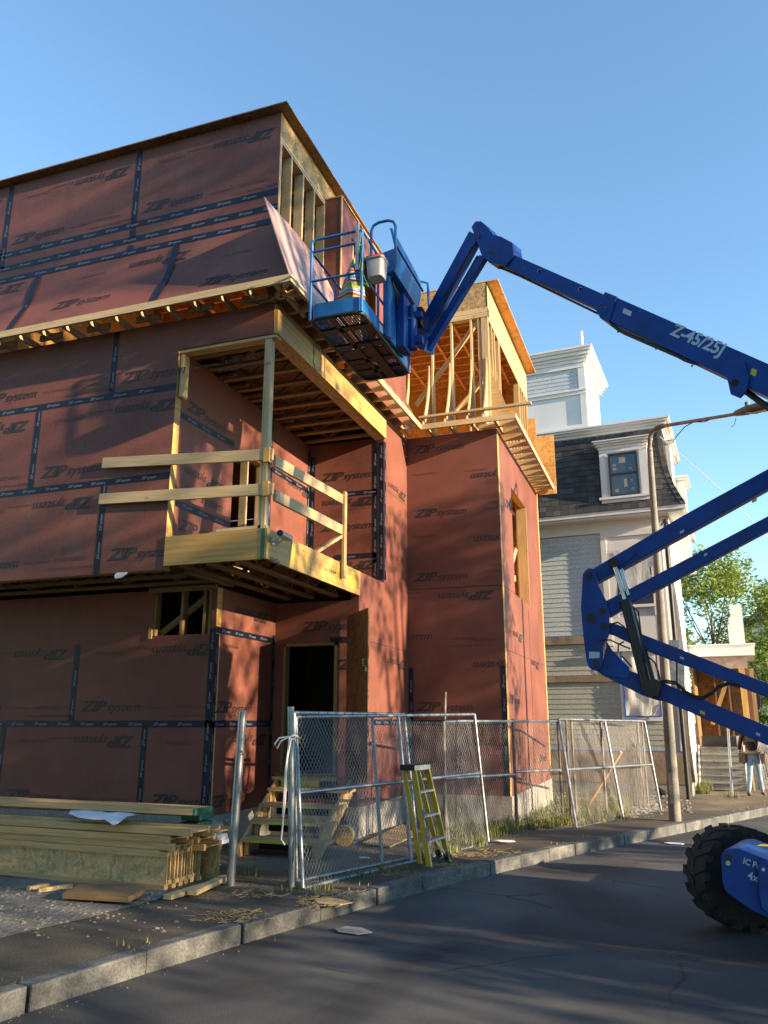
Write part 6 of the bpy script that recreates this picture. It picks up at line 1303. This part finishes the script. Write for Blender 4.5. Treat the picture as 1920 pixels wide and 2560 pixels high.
def wpart(n_,m,fn): mb=MB(); fn(mb); mb.v=[tuple(WK+rt2(V(v))) for v in mb.v]; o=mb.build(n_,m); o.parent=person; return o
wpart('nose',skinm,lambda m:m.hexa([V(p) for p in ((-.015,.115,1.64),(.015,.115,1.64),(.01,.145,1.645),(-.01,.145,1.645),(-.01,.115,1.69),(.01,.115,1.69),(.006,.128,1.685),(-.006,.128,1.685))]))
wpart('belt','kraft',lambda m:m.tube([V((.172*math.cos(a),.128*math.sin(a),.99)) for a in [2*math.pi*i/20 for i in range(20)]],.03,6,closed=True))
wpart('tool_pouch','bark',lambda m:m.prism([(-.30,-.08,.98),(-.15,-.12,.98),(-.16,-.12,.76),(-.20,-.1,.72),(-.31,-.08,.78)],(0,.12,0))); wpart('tool_pouch','bark',lambda m:m.prism([(.16,-.1,.98),(.29,-.08,.98),(.28,-.08,.77),(.20,-.1,.75)],(0,.12,0)))
wpart('back_panel','bark',lambda m:m.prism([(-.09,-.125,1.25),(.09,-.125,1.25),(.10,-.115,1.38),(-.10,-.115,1.38)],(0,.01,0)))
wpart('shoulder_strap','black',lambda m:(m.tube([(-.10,-.125,1.2),(-.11,-.10,1.42),(-.11,.02,1.49)],.012,5),m.tube([(.10,-.125,1.2),(.11,-.10,1.42),(.11,.02,1.49)],.012,5)))
mb=MB(); n=24; c0=WK+rt2(V((.33,-.06,1.02))); loft(mb,[ring((c0.x+.03*math.sin(z*9),c0.y,c0.z+z),.17*k_,.12*k_,24,.03*k_,z*14) for z,k_ in ((0,.4),(.06,.9),(.16,1.05),(.27,.9),(.36,.5),(.42,.15))]); tag(mb.build('plastic_bag','paper'),'bulging white plastic bag slung over the right shoulder of the worker','bag')

# ================================================================ TREES ACROSS THE STREET (they shade the street and the lower walls)
sunside=[(15.5,-5.5,17,4.2,9),(15.5,-.2,17.5,3.9,11),(16,5.0,17,3.7,13),(15.5,10.3,10.5,2.1,15),(16.5,-11,15,4.2,17)]
for i,(x,y,h,r_,sd) in enumerate(sunside):
    tree('street_tree',(x,y,.05),h,r_,int(8600*(r_/3.6)**2),.24,'leafd',['tall leafy tree across the road, second from the near end','tall leafy tree across the road, middle one','tall leafy tree across the road, second from the far end','short leafy tree across the road, far end','tall leafy tree across the road, near end'][i],.24,44 if i==3 else 70,.12,sd,'trees across the road')
# ================================================================ ADDED HOUSES AND TREES, UNSEEN (they keep sky and sun off the scene)
for i,(x0,x1,y0,y1,h,lb) in enumerate(((-21,-7.6,-14,-3.4,8.8,'unseen house added left of the viewer to block skylight'),(22,33,-20,-2.5,9.5,'unseen house added behind the leafy trees to shade the near road'))):
    h_=thing('sky_block_house',((x0+x1)/2,(y0+y1)/2,0),lb,'house','added houses that block light')
    mb=MB(); mb.box(x0,x1,y0,y1,0,h); mb.build('wall','siding2',h_); c_=(x0+x1)/2
    mb=MB(); mb.prism([(x0-.4,y1+.4,h),(x1+.4,y1+.4,h),(c_,y1+.4,h+3)],(0,y0-y1-.8,0)); mb.build('roof','shingle',h_)
    for k in range(4):
        for z in (1.2,4.6): mb=MB(); xx=x0+1.2+k*(x1-x0-3.2)/3; mb.box(xx,xx+.9,y1+.002,y1+.03,z,z+1.6); mb.build('window','glass',h_)
for i,(x,y,h,r_,sd) in enumerate(((-9.0,-1.6,12.5,3.4,31),(-2.2,-6.2,14.5,4.0,33),(5.2,-5.6,14.5,4.0,35))):  # added so that less skylight reaches the lowest walls
    tree('street_tree',(x,y,.05),h,r_,int(8000*(r_/3.6)**2),.26,'leafd',['unseen tree added behind the viewer, left, to block skylight','unseen tree added right behind the viewer to block skylight','unseen tree added behind the viewer, right, to block skylight'][i],.22,55,.22,sd,'added trees that block skylight')
tree('street_tree',(11.0,5.9,.05),7.4,2.0,5200,.22,'leafd','unseen short tree added across the road to block low sun',.16,40,.16,41,'trees across the road')  # added to stop low sun from reaching the lower storey wall
